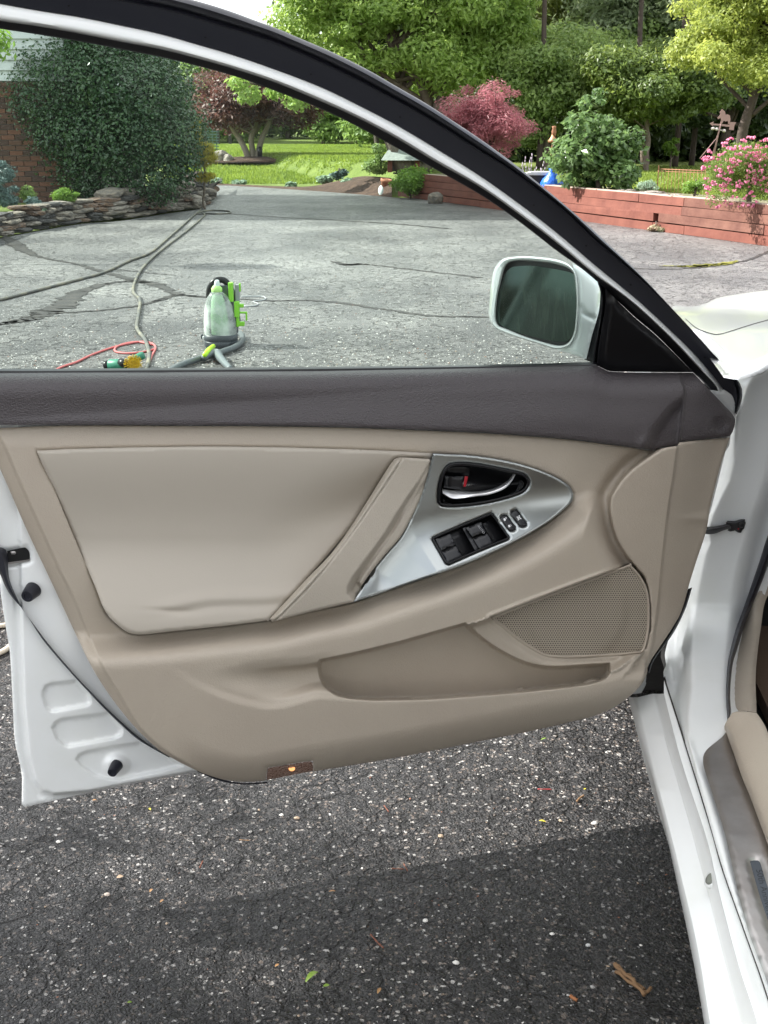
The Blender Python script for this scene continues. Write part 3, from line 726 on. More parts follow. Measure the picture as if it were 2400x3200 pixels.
# pocket contents and courtesy lamp
field('pocket_divider', K7([(1290, 312), (1315, 290), (1345, 277), (1370, 282), (1384, 296), (1340, 306)]), lambda P: .052 + 0 * P[:, 0], D, BEIGE, door, step=6, skirt=.04, rim=.02, rimw=26)
field('pocket_stop', K7([(1030, 345), (1040, 322), (1062, 314), (1084, 324), (1088, 338)]), lambda P: .034 + 0 * P[:, 0], D, BEIGE, door, step=6, skirt=.03, rim=.012, rimw=20)
LMP = [(833, 2438), (836, 2404), (850, 2398), (968, 2379), (977, 2384), (979, 2409)]
LENS = mat('amber courtesy lens', (.17, .125, .11), .2, coat=.8, bump=[('v', 260, 1, .004)], emit=((1.0, .42, .2), .015))
field('courtesy_lamp', LMP, lambda P: hpanel(P) - .003, D, LENS, door, step=5, skirt=.02, rim=.002, rimw=4)
disc('lamp_bulb', (912, 2402), 10, float(hpanel(np.array([[912., 2402.]]))[0]) - .0015, mat('lit bulb', (1, .6, .3), .4, emit=((1.0, .36, .10), .45)), door, th=.003, sq=.8)
# black rubber seals seen at the rear lower corner and behind the panel
loft('door_weatherstrip', [(-130, 1500), (-60, 1690), (0, 1794), (15, 1830), (38, 1868), (76, 1911), (127, 1990), (167, 2040), (239, 2122), (334, 2223), (414, 2298), (466, 2333), (527, 2367)],
     [(-70, 1500), (-20, 1690), (20, 1720), (28, 1802), (46, 1853), (76, 1911), (110, 1957), (142, 2000), (175, 2040), (247, 2123), (342, 2221), (422, 2294), (477, 2334), (530, 2366)],
     [(0, -.004), (0, .008), (.3, .016), (.7, .016), (1, .008), (1, -.004)], D, RUBBER, door, n=90)
loft('lower_seal', [(612, 2405), (690, 2434), (760, 2447), (835, 2443)], [(618, 2412), (690, 2441), (765, 2452), (838, 2448)], [(0, -.01), (0, .006), (1, .006), (1, -.01)], D, RUBBER, door, n=30)
loft('hinge_side_seal', [(2150, 1840), (2128, 1910), (2088, 1982), (2032, 2070), (2024, 2100)], [(2163, 1836), (2140, 1908), (2102, 1982), (2046, 2060), (2030, 2104)], [(0, 0), (0, .014), (.5, .02), (1, .014), (1, 0)], D, RUBBER, door, n=40)
# buffers and latch
def buffer(c, r, len_, off, mat_=RUBBER):
    V = []; Fc = []; n = 24; a = np.arange(n) * 2 * np.pi / n
    axis = np.array([-.18, -.98, -.14]); b = D([c], .006)[0]
    e1 = np.cross(axis, (0, 0, 1)); e1 /= np.linalg.norm(e1); e2 = np.cross(axis, e1)
    for q, z in ((1.05, 0), (1.0, .12), (.82, .85), (.74, 1), (.45, 1), (.40, .9), (.02, .88)):
        V.append(b + axis * z * len_ + r * q * (np.cos(a)[:, None] * e1 + np.sin(a)[:, None] * e2))
    Fc = [(i * n + q, i * n + (q + 1) % n, (i + 1) * n + (q + 1) % n, (i + 1) * n + q) for i in range(6) for q in range(n)] + [tuple(6 * n + q for q in range(n))]
    o = mk('rubber_buffer', np.vstack(V), Fc, mat_, door); fixn(o.data); sharp(o.data, 40)
buffer(M2([(410, 880)])[0], .0125, .022, 0); buffer(M3([(918, 880)])[0], .0100, .022, 0)
plate('latch', M2([(92, 402), (290, 360), (330, 372), (362, 415), (368, 500), (345, 520), (100, 562), (84, 548)]), .0005, .012, VOID, door, rim=.0)
plate('latch_rim', M2([(86, 545), (345, 508), (368, 490), (368, 512), (345, 530), (100, 566)]), .003, .006, STEEL, door, rim=.001)
plate('latch_claw', M2([(130, 410), (185, 405), (200, 430), (180, 448), (140, 445)]), .0025, .006, STEEL, door, rim=.001)
# frame screws
for c in ((215, 18), (642, 117), (972, 232), (1250, 366), (1668, 641), (1832, 768), (1971, 890), (2202, 1117)):
    disc('seal_clip_hole', c, 3.6, .0053, VOID, door, th=.0012, n=10, sq=.8, prof=((1, -1), (1, 0), (.02, .1)))

# ---- door mirror
def mirrormat():
    m = mat('mirror glass', (.045, .062, .055), .05, metal=1); n = m.node_tree; b = n.nodes['Principled BSDF']; l = n.links.new  # dark green tint stands in for the dark greenery reflected
    t = n.nodes.new('ShaderNodeTexCoord'); mp_ = n.nodes.new('ShaderNodeMapping'); mp_.inputs['Scale'].default_value = (26, 10, 5); mp_.inputs['Rotation'].default_value = (0, .5, 0)
    nz_ = n.nodes.new('ShaderNodeTexNoise'); nz_.inputs['Scale'].default_value = 1.6; nz_.inputs['Detail'].default_value = 6; nz_.inputs['Distortion'].default_value = 1.4
    r = n.nodes.new('ShaderNodeMapRange'); r.inputs['From Min'].default_value = .45; r.inputs['From Max'].default_value = .72; r.inputs['To Min'].default_value = .02; r.inputs['To Max'].default_value = .26
    df = n.nodes.new('ShaderNodeBsdfDiffuse'); df.inputs['Color'].default_value = (.10, .13, .10, 1); mxs = n.nodes.new('ShaderNodeMixShader')
    l(t.outputs['Object'], mp_.inputs['Vector']); l(mp_.outputs[0], nz_.inputs['Vector']); l(nz_.outputs['Fac'], r.inputs['Value']); l(r.outputs[0], mxs.inputs[0]); l(b.outputs[0], mxs.inputs[1]); l(df.outputs[0], mxs.inputs[2])
    l(mxs.outputs[0], n.nodes['Material Output'].inputs['Surface']); return m
MC = W(1660, 950, 2.20); MN = np.array([-.52, -.82, .14]); MN /= np.linalg.norm(MN)
def M(p, v=0.0):
    d = raydir(p); v = np.broadcast_to(np.asarray(v, float), (len(d),))
    t = ((MC - CAM) @ MN + v) / (d @ MN); return CAM + d * t[:, None]
rimo = M1([(98, 850), (105, 720), (128, 500), (158, 350), (208, 262), (280, 213), (400, 193), (550, 188), (750, 205), (900, 230), (1010, 275), (1085, 350), (1115, 450), (1130, 650), (1125, 850), (1105, 1040), (1060, 1170), (980, 1240),
           (850, 1255), (700, 1205), (500, 1145), (300, 1080), (180, 1025), (120, 950)])
rimi = M1([(180, 870), (186, 750), (206, 610), (238, 480), (268, 360), (310, 270), (400, 238), (550, 236), (800, 262), (950, 298), (1040, 340), (1085, 400), (1102, 550), (1112, 700), (1104, 900), (1086, 1050), (1050, 1145), (990, 1205),
           (900, 1218), (750, 1183), (500, 1105), (300, 1023), (212, 988), (184, 930)])
mgl = M1([(187, 880), (215, 625), (276, 425), (340, 330), (430, 303), (600, 298), (850, 332), (1060, 380), (1088, 440), (1102, 600), (1102, 850), (1082, 1050), (1022, 1152), (940, 1172), (800, 1156), (500, 1087), (300, 1012), (204, 955)])
RO, RI = smoothpoly(rimo, 8, 80), None
RO = resample(np.vstack([RO, RO[:1]]), 97)[:-1]; RI = smoothpoly(rimi, 8, 80); RI = resample(np.vstack([RI, RI[:1]]), 97)[:-1]
RI = RI[np.argsort([(i - np.argmin(np.hypot(*(RI - RO[0]).T))) % 96 for i in range(96)])]
V = []; prof = [(0, -.085, .62), (0, -.06, .85), (0, -.03, .97), (0, 0, 1.0), (.4, .006, 1), (.8, .003, 1), (1, -.004, 1), (1.0, -.022, .985)]
cR = RO.mean(0)
for t, v, s_ in prof:
    A = RO * (1 - t) + RI * t; A = cR + (A - cR) * s_; V.append(M(A, v))
Fc = [(i * 96 + q, i * 96 + (q + 1) % 96, (i + 1) * 96 + (q + 1) % 96, (i + 1) * 96 + q) for i in range(len(prof) - 1) for q in range(96)] + [tuple(range(96))]
o = mk('mirror_housing', np.vstack(V), Fc, PAINT, door); fixn(o.data); sharp(o.data, 60)
A = cR + (RI - cR) * .99
mk('mirror_recess', M(A, -.016), [tuple(range(96))], GBLACK, door, smooth=False)
A = smoothpoly(mgl, 10, 80); MG = mirrormat()
mk('mirror_glass', M(A, -.008), [tuple(range(len(A)))], MG, door, smooth=False)
# mirror arm: from the housing to the door corner
arm = M1([(1060, 262), (1200, 350), (1350, 480), (1385, 560), (1375, 780), (1345, 920), (1290, 1100), (1225, 1372), (1100, 1330), (880, 1262), (990, 1225), (1080, 1130), (1112, 1000), (1125, 850), (1128, 650), (1112, 450), (1085, 340)])
def harm(P):
    dv = (P[:, 0] - 1790) / 110; lip, _ = segdist(P, np.array(M1([(1160, 770), (1200, 850), (1300, 900)])), False)
    return -.008 - .055 * np.clip(dv, 0, 1) ** 1.3 - .006 * S(P[:, 1], 960, 1060) - .006 * np.exp(-(lip / 7) ** 2)
field('mirror_arm', arm, harm, M, PAINT, door, step=7, skirt=.05, rim=.01, rimw=18)
field('mirror_base', M1([(1372, 560), (1420, 640), (1440, 900), (1330, 1430), (1200, 1372), (1240, 1180), (1305, 960), (1345, 760)]), lambda P: -.075 + 0 * P[:, 0], M, BLACK, door, step=10, skirt=.03, rim=.004, rimw=8)

# ------------------------------------------------------------------ body opening, sill, wing
JL = np.array([(2400, 1150), (2356, 1171), (2334, 1208), (2304, 1333), (2296, 1436), (2280, 1501), (2251, 1558), (2228, 1605), (2215, 1645), (2220, 1692), (2204, 1732), (2193, 1787), (2181, 1851), (2171, 1911), (2162, 1971),
               (2158, 2061), (2159, 2151), (2150, 2242), (2156, 2332), (2180, 2420)])
JR = np.array([(2440, 1300), (2400, 1450), (2370, 1550), (2346, 1613), (2319, 1708), (2299, 1787), (2288, 1850), (2277, 1970), (2268, 2061), (2263, 2152), (2266, 2240), (2275, 2300)])
SEALL = M4([(1470, 0), (1400, 180), (1320, 400), (1260, 600), (1230, 750), (1215, 950), (1215, 1100), (1225, 1280), (1232, 1330)])
SEALR = M4([(1552, 0), (1500, 130), (1420, 330), (1342, 600), (1302, 740), (1280, 950), (1275, 1100), (1285, 1240), (1262, 1300)])
SEALL = [(2470, 1500), (2400, 1672), (2378, 1740), (2354, 1811)] + SEALL[1:]
SEALR = [(2500, 1520), (2432, 1690), (2405, 1755), (2384, 1811)] + SEALR[1:]
PLL = K5([(865, 530), (840, 560), (765, 620), (738, 655), (732, 690), (740, 745), (790, 900), (860, 1130), (940, 1480), (1000, 1700), (1106, 1985), (1250, 2420)])
jout = np.array([(2150, 1560), (2230, 1300), (2306, 1176), (2352, 1170), (2400, 1148), (2520, 1100)] + [(2600, 1500), (2460, 1700), (2400, 1830), (2360, 1990), (2330, 2200), (2420, 2480), (2560, 2900), (2600, 3300)] +
                [(2440, 3300), (2404, 3130), (2332, 2922), (2261, 2722), (2201, 2515), (2136, 2304), (2092, 2165), (2078, 2112)] + M4([(580, 890), (575, 820), (600, 760), (590, 640), (625, 500), (640, 440)]) + [(2098, 1900), (2120, 1750)])
def hj(P):
    x, y = P[:, 0], P[:, 1]
    dl, sl_ = segdist(P, JL, False); dl = dl * sl_              # positive left of the ridge
    dr, sr = segdist(P, JR, False); dr = -dr * sr               # positive right
    h = .018 - .060 * S(dl, -6, 55) * (1 - S(y, 2330, 2480)) - .035 * S(dr, -8, 70) * (1 - S(y, 2180, 2300))
    # pressed rib low down on the outer side of the pillar
    rb, _ = segdist(P, np.array(M4([(820, 80), (850, 180), (840, 320), (800, 480), (760, 600)])), False); h = h + .006 * np.exp(-(rb / 9) ** 2)
    rb, _ = segdist(P, np.array(M4([(610, 780), (690, 960)])), False); h = h + .005 * np.exp(-(rb / 6) ** 2)
    db = sdp(P, BEAD); h = h + .004 * S(db, 0, 12)
    return h
BEAD = np.array([(2080, 2125), (2136, 2304), (2201, 2515), (2261, 2722), (2332, 2922), (2404, 3130), (2470, 3300), (2560, 3300), (2400, 3080), (2342, 2922), (2310, 2803), (2266, 2613), (2228, 2488), (2195, 2400), (2170, 2330)])
body = field('body_side', jout, hj, B, PAINTIN, car, step=9, feats=[(JL.tolist(), 10), (JR.tolist(), 12)], skirt=.03, rim=.004, rimw=8)
tag(body, label='white door opening with pillar and sill')
# rocker strips: (polyline, height)
def Gz(z): return lambda P, v=0.0: G(P, z) if np.isscalar(v) and v == 0 else np.array([G([p], z + q)[0] for p, q in zip(np.asarray(P), np.broadcast_to(v, (len(P),)))])
LA = [(1963, 2179), (2000, 2310), (2044, 2450), (2085, 2620), (2125, 2803), (2166, 3000), (2201, 3200), (2260, 3560)]
LA2 = [(1984, 2179), (2018, 2320), (2055, 2477), (2092, 2620), (2126, 2760), (2172, 2960), (2212, 3200), (2275, 3560)]
LB = [(2044, 2168), (2093, 2347), (2158, 2570), (2190, 2690), (2223, 2814), (2277, 3031), (2321, 3200), (2412, 3560)]
LC = [(2071, 2168), (2126, 2380), (2201, 2608), (2226, 2708), (2250, 2814), (2305, 3020), (2364, 3200), (2470, 3560)]
LD = [(2079, 2125), (2136, 2304), (2201, 2515), (2231, 2615), (2261, 2722), (2332, 2922), (2400, 3117), (2540, 3560)]
def strip(name, rows, mat_, parent, n=60, **k):
    V = np.vstack([G(resample(catmull(p, 5), n), z) + np.array(off) for p, z, off in rows]); m = len(rows)
    Fc = [(j * n + i, j * n + i + 1, (j + 1) * n + i + 1, (j + 1) * n + i) for j in range(m - 1) for i in range(n - 1)]
    o = mk(name, V, Fc, mat_, parent, **k); fixn(o.data); sharp(o.data, 35); return o
strip('rocker_panel', [(LA, .24, (.04, 0, -.14)), (LA, .24, (0, 0, 0)), (LA2, .262, (0, 0, 0)), ([(x + 8, y) for x, y in LA2], .268, (0, 0, 0)), ([(x - 5, y) for x, y in LB], .285, (0, 0, 0)), (LB, .289, (0, 0, 0)),
                       ([(x + 3, y) for x, y in LB], .292, (0, 0, 0)), (LC, .325, (0, 0, 0)), ([(x + 4, y) for x, y in LC], .329, (0, 0, 0)), ([(x - 4, y) for x, y in LD], .331, (0, 0, 0)), (LD, .329, (0, 0, 0)), (LD, .310, (.004, 0, -.02))], PAINTIN, car)
seamk = strip('sill_seam', [([(x - 4, y) for x, y in LD], .3325, (0, 0, 0)), ([(x + 1, y) for x, y in LD], .3335, (0, 0, 0))], SEAM, car)
_c = G([(2222, 2748)], .309)[0]
mb = MB(); mb.lathe(_c, [(.012, -.004), (.012, .0015), (.010, .0015), (.006, -.001)], 20, ax=(-.8, 0, .6)); 
o = mb.out('sill_drain_plug', PAINTIN, car)
mb = MB(); mb.lathe(_c + np.array([-.0012, 0, .001]), [(.0085, -.002), (.0085, .0012), (.004, .0012)], 20, ax=(-.8, 0, .6)); mb.out('plug_recess', mat('plug grey', (.2, .21, .18), .6), car)
# sill plate and its lettering
plo = PLL + [(2560, 3340), (2470, 2900)] + K5([(1106, 1170), (1010, 920), (960, 800), (910, 660)])
def BZ(P, v=0.0): return G(P, ZR) + np.array([0, 0, 1.0]) * np.broadcast_to(v, (len(np.asarray(P)),))[:, None]
hpl = lambda P: .012 + .0 * P[:, 0]
TB = K5([(1002, 1275), (1010, 1270), (1048, 1270), (1062, 1285), (1110, 1440), (1300, 1980), (1420, 2330), (1330, 2330), (1180, 1840), (1060, 1480)])
spl = field('sill_plate', plo, hpl, lambda P, v: BP(P, v), STEEL, car, step=12, holes=[TB], skirt=.006, rim=.002, rimw=7) if False else None
def BP(P, v=0.0):
    "sill plate: level, curling up at its front end"
    d = raydir(P); v = np.broadcast_to(np.asarray(v, float), (len(d),)); t = (CH - ZR - .022 - v) / -d[:, 2]
    return CAM + d * t[:, None]
field('sill_plate', plo, hpl, BP, STEEL, car, step=12, holes=[TB], skirt=.012, rim=.002, rimw=7)
plate('sill_badge', TB, .0095, .004, mat('blued steel badge', (.13, .145, .17), .4, metal=1, bump=[('n', 500, .1, .0002)]), car, surf=BP, step=9, rim=.0)
dx, dy = (.322, .947)
puttext('sill_lettering', '50th Anniversary', K5([(1036, 1320)])[0], (20 * dx, 27 * dy), (26, -9), lambda P: .0097 + 0 * P[:, 0], BP, mat('engraved dark print', (.02, .022, .028), .6), car, font_shear=.3)
# door opening seal
loft('opening_seal', SEALL, SEALR, [(0, -.01), (0, .004), (.2, .018), (.5, .026), (.75, .018), (.9, .006), (1, -.01)], B, RUBBER, car, n=110)
# beige interior pieces seen at the right edge
KP = [(2500, 1700), (2440, 1760)] + M4([(1540, 30), (1480, 170), (1400, 380), (1325, 640), (1290, 850), (1280, 1050), (1283, 1170), (1286, 1247), (1350, 1234), (1440, 1236), (1540, 1250)]) + [(2364, 2210), (2362, 2100), (2378, 1960), (2400, 1860), (2480, 1780)]
def hkick(P):
    d, _ = segdist(P, np.array(SEALR), False); return -.010 + .022 * np.sqrt(np.clip(d / 55, 0, 1)) - .06 * S(P[:, 0], 2350, 2440)
field('kick_panel', KP, hkick, B, BEIGE, car, step=10, skirt=.05, rim=.003, rimw=8)
ST = M4([(1205, 1395), (1232, 1335), (1288, 1252), (1350, 1238), (1440, 1240), (1540, 1254), (1600, 1340), (1659, 1460)]) + [(2440, 2400), (2620, 2900), (2620, 3200), (2500, 2900), (2400, 2640), (2348, 2500), (2321, 2434), (2294, 2358), (2269, 2288), (2264, 2280)]
def hst(P):
    d, _ = segdist(P, np.array(SLO), False); return .018 + .05 * np.sqrt(np.clip(d / 120, 0, 1))
SLO = np.array([(2262, 2280), (2269, 2288), (2294, 2358), (2348, 2500), (2400, 2640), (2500, 2900), (2620, 3200)])
field('scuff_trim', ST, hst, BP, BEIGE, car, step=10, skirt=.05, rim=.003, rimw=8)
# check strap
loft('check_strap', M5([(60, 650), (170, 612), (350, 596), (470, 578), (560, 555), (640, 560)]), M5([(60, 740), (200, 755), (350, 740), (480, 690), (600, 652), (660, 640)]), [(0, .02), (0, .035), (.3, .042), (.35, .045), (1, .036), (1, .02)],
     B, BLACK, car, n=30)
CSB = mat('black steel bracket', (.02, .02, .022), .4, bump=[('n', 300, .3, .001)])
plate('strap_bracket', M5([(560, 520), (590, 488), (680, 492), (740, 490), (860, 458), (938, 462), (932, 490), (950, 530), (918, 645), (880, 670), (860, 725), (800, 722), (735, 680), (710, 690), (640, 700), (590, 680), (640, 600), (560, 560)]), .030, .02, CSB, car, surf=B, step=4, rim=.004, rimw=5)
disc('strap_pin', M5([(870, 575)])[0], 9, .040, CSB, car, surf=B, th=.008, n=18, prof=((1, -1), (1, 0), (.8, .3), (.6, .3), (.5, 0), (.02, .2)))
disc('strap_dot', M5([(805, 650)])[0], 2.6, .034, RED, car, surf=B, th=.002, n=10, prof=((1, -1), (1, 0), (.02, .3)))
# ---- wing and bonnet (the wing reaches forward of the pillar)
def car_pt(s, o, z): return FD * s + OD * o + np.array([0, 0, z])
o_side = float(G([(1963, 2179)], .27)[0] @ OD)                     # outward coordinate of the sill edge
W0 = np.array([(2096, 962), (2111, 953), (2150, 958), (2178, 956), (2210, 946), (2244, 931), (2300, 920), (2400, 907), (2560, 902), (2900, 898), (2900, 1010), (2900, 1060), (2640, 1085), (2480, 1118), (2400, 1155), (2364, 1172), (2310, 1186),
               (2262, 1180), (2210, 1110), (2150, 1050), (2100, 1000)])
cutl = np.array(K19([(1230, 490), (1290, 540), (1370, 569), (1410, 570), (1450, 560), (1560, 525), (1700, 485)]))
def hw(P):
    x, y = P[:, 0], P[:, 1]
    d, _ = segdist(P, cutl, False)
    e, _ = segdist(P, np.array([(2180, 1060), (2262, 1150), (2310, 1186), (2364, 1172), (2400, 1155), (2480, 1118), (2640, 1085)]), False)
    h = .016 * S(y, 915, 1040) - .008 * np.clip(1 - e / 40, 0, 1) ** 2
    cr, _ = segdist(P, np.array([(2111, 975), (2180, 976), (2250, 952), (2330, 935), (2500, 925)]), False)
    return h + .003 * np.exp(-(cr / 30) ** 2)
wing = field('front_wing', W0, hw, FT, PAINT, car, step=7, skirt=.02, rim=.002, rimw=6)
loft('bonnet_gap', cutl - np.array([0, 1.2]), cutl + np.array([0, 1.2]), [(0, .0105), (0, .0128), (1, .0128), (1, .0105)], lambda P, v: FT(P, hw(np.asarray(P)) + .0006 + (v - .0128)), SEAM, car, n=50)
# wing side with the wheel arch, further sheet of the body, roof, pillars and the rest of the car
def sheet(name, pts, mat_, parent, th=.03):
    P = [np.array(p) for p in pts]; n = len(P); nrm = np.cross(P[1] - P[0], P[2] - P[0]); nrm /= np.linalg.norm(nrm)
    if nrm @ OD < 0: nrm = -nrm
    V = P + [p - nrm * th for p in P]; Fc = [tuple(range(n)), tuple(range(n, 2 * n))[::-1]] + [(i, (i + 1) % n, n + (i + 1) % n, n + i) for i in range(n)]
    o = mk(name, V, Fc, mat_, parent, smooth=False); fixn(o.data); return o
ow = o_side - .01; WC = 2.80; WR = .325
arch = [car_pt(WC + .40 * math.cos(a), ow, .32 + .40 * math.sin(a)) for a in np.linspace(math.pi, 0, 15)]
sheet('wing_side', [car_pt(2.42, ow, .24)] + [car_pt(WC - .40, ow, .24)] + arch + [car_pt(WC + .40, ow, .24), car_pt(3.45, ow - .1, .26), car_pt(3.42, ow - .1, .66), car_pt(2.9, ow - .03, .83), car_pt(2.42, ow, .86)], PAINT, car)
for s_, nm in ((WC, 'front_wheel'), (WC - 2.78, 'rear_wheel')):
    wz = MB(); c = car_pt(s_, ow - .12, WR)
    wz.lathe(c, [(.20, -.10), (.30, -.10), (WR, -.075), (WR, .075), (.30, .10), (.215, .10), (.20, .07)], 40, ax=OD); 
    t = wz.out(nm, mat(nm + ' tyre rubber', (.018, .018, .018), .8, bump=[('n', 60, .4, .004)]), car); sharp(t.data, 30)
    wz = MB(); wz.lathe(c, [(.20, .02), (.205, .085), (.19, .08), (.15, .05), (.05, .06), (.01, .06)], 30, ax=OD); wz.out('wheel_rim', SILVER, t)
sheet('wheel_well', [car_pt(2.50, ow - .04, .20), car_pt(2.50, ow - .04, .80), car_pt(2.50, ow - .60, .80), car_pt(2.50, ow - .60, .20)], VOID, car, th=.02)
sheet('underbody', [car_pt(-1.6, ow - .10, .20), car_pt(3.2, ow - .10, .20), car_pt(3.2, ow - 1.6, .20), car_pt(-1.6, ow - 1.6, .20)], VOID, car, th=.04)
sheet('floor_carpet', [car_pt(.2, ow - .24, .25), car_pt(2.6, ow - .24, .25), car_pt(2.6, ow - 1.5, .25), car_pt(.2, ow - 1.5, .25)], mat('brown carpet', (.09, .055, .035), .95, bump=[('n', 300, .6, .003)]), car)
sheet('firewall', [car_pt(2.75, ow - .2, .25), car_pt(2.75, ow - 1.5, .25), car_pt(2.75, ow - 1.5, .9), car_pt(2.75, ow - .2, .9)], mat('dark interior', (.03, .027, .025), .9), car)
sheet('dashboard', [car_pt(2.05, ow - .30, .62), car_pt(2.05, ow - 1.5, .62), car_pt(2.2, ow - 1.5, .93), car_pt(2.2, ow - .30, .93)], DARKTRIM, car, th=.25)
sheet('bonnet', [car_pt(2.3, ow - .5, .915), car_pt(2.3, ow - 1.35, .915), car_pt(3.4, ow - 1.3, .80), car_pt(3.4, ow - .5, .80)], PAINT, car)
sheet('windscreen', [car_pt(2.25, ow - .32, .93), car_pt(2.25, ow - 1.5, .93), car_pt(1.5, ow - 1.38, 1.38), car_pt(1.5, ow - .44, 1.38)], GLASS, car, th=.006)
sheet('roof', [car_pt(1.55, ow - .36, 1.40), car_pt(1.55, ow - 1.46, 1.40), car_pt(-.3, ow - 1.46, 1.42), car_pt(-.3, ow - .36, 1.42)], PAINT, car, th=.05)
def bar(name, a, b, r, m_, par):
    q = MB(); q.tube([a, b], r, 10); return q.out(name, m_, par)
bar('front_pillar', car_pt(2.30, ow - .27, .93), car_pt(1.50, ow - .38, 1.39), .04, PAINT, car)
bar('far_front_pillar', car_pt(2.30, ow - 1.55, .93), car_pt(1.50, ow - 1.44, 1.39), .04, PAINT, car)
sheet('rear_door', [car_pt(.88, ow + .02, .28), car_pt(.88, ow + .0, .93), car_pt(-.15, ow + .0, .95), car_pt(-.10, ow + .02, .28)], PAINT, car, th=.12)
sheet('centre_pillar', [car_pt(1.02, ow - .10, .3), car_pt(.90, ow - .10, .3), car_pt(.86, ow - .34, 1.4), car_pt(.98, ow - .34, 1.4)], PAINT, car, th=.06)
sheet('rear_wing', [car_pt(-.2, ow, .32), car_pt(-.2, ow, .97), car_pt(-1.3, ow - .05, .95), car_pt(-1.4, ow - .1, .35)], PAINT, car, th=.05)
sheet('boot_lid', [car_pt(-.6, ow - .2, 1.0), car_pt(-.6, ow - 1.55, 1.0), car_pt(-1.4, ow - 1.5, .97), car_pt(-1.4, ow - .25, .97)], PAINT, car, th=.05)
sheet('far_side', [car_pt(3.3, ow - 1.72, .3), car_pt(3.3, ow - 1.72, .8), car_pt(2.2, ow - 1.75, .93), car_pt(-1.4, ow - 1.75, .95), car_pt(-1.4, ow - 1.72, .3)], PAINT, car, th=.05)
sheet('seat_cushion', [car_pt(1.75, ow - .42, .52), car_pt(1.75, ow - .90, .52), car_pt(1.2, ow - .90, .48), car_pt(1.2, ow - .42, .48)], BEIGE, car, th=.2)
sheet('seat_back', [car_pt(1.15, ow - .42, .5), car_pt(1.15, ow - .90, .5), car_pt(.85, ow - .88, 1.15), car_pt(.85, ow - .44, 1.15)], BEIGE, car, th=.12)

# ------------------------------------------------------------------ ground
LZ = lambda x, y: max(float(terrain(np.array([x]), np.array([y]))[0]), .43 if (x - wallA[0]) * wn[0] + (y - wallA[1]) * wn[1] > .05 and y > 12 else 0)
wallA, wallB = np.array([.79, 23.75]), np.array([4.42, 14.3])
wd = (wallB - wallA) / np.linalg.norm(wallB - wallA); wn = np.array([wd[1], -wd[0]])   # wd runs towards the camera's right
if wn[0] < 0: wn = -wn                                                             # points to the raised lawn side
def terrain(x, y):
    sd = (x - wallA[0]) * wn[0] + (y - wallA[1]) * wn[1]
    left = np.clip((y - 30.6) / 7.4, 0, 1) * .36 + np.clip((y - 38) / 22, 0, 1) * .16
    right = .40 + np.clip(y - 15, 0, 20) * .008
    k = S(sd, .75, 1.3) * (y > 2)
    # far end of the bank where it meets the mulch bed
    z = left * (1 - k) + np.maximum(right, left) * k
    bed = S(np.interp(y, [11, 14, 15.5, 16.7, 17.8, 18.7, 20.2, 21, 22.2, 25.2, 30], [-4.6, -4.75, -4.8, -4.63, -4.35, -3.94, -3.52, -3.23, -3.1, -3.45, -3.9]) - .45 - x, 0, .5) * S(y, 9, 12) * (1 - S(y, 28, 30)) * .20
    return np.maximum(z, bed) + np.clip(y - 62, 0, 60) * .02
gx = np.unique(np.concatenate([np.linspace(-70, -8, 30), np.arange(-8, 9, .35), np.linspace(9, 70, 30)]))
gy = np.unique(np.concatenate([np.linspace(-40, 8, 14), np.arange(8, 64, .35), np.linspace(64, 200, 20)]))
X, Y = np.meshgrid(gx, gy); Z = terrain(X, Y) - .035
nx_, ny_ = len(gx), len(gy); i = np.arange(ny_ - 1)[:, None] * nx_ + np.arange(nx_ - 1)
LAWN = mat('lawn grass', (.12, .17, .025), .9, var=(2.2, (.19, .24, .045), .35, .7, 9), bump=[('n', 40, 1.0, .05)])
mk('lawn', np.stack([X.ravel(), Y.ravel(), Z.ravel()], 1), np.stack([i, i + 1, i + 1 + nx_, i + nx_], 2).reshape(-1, 4), LAWN, kind='structure')

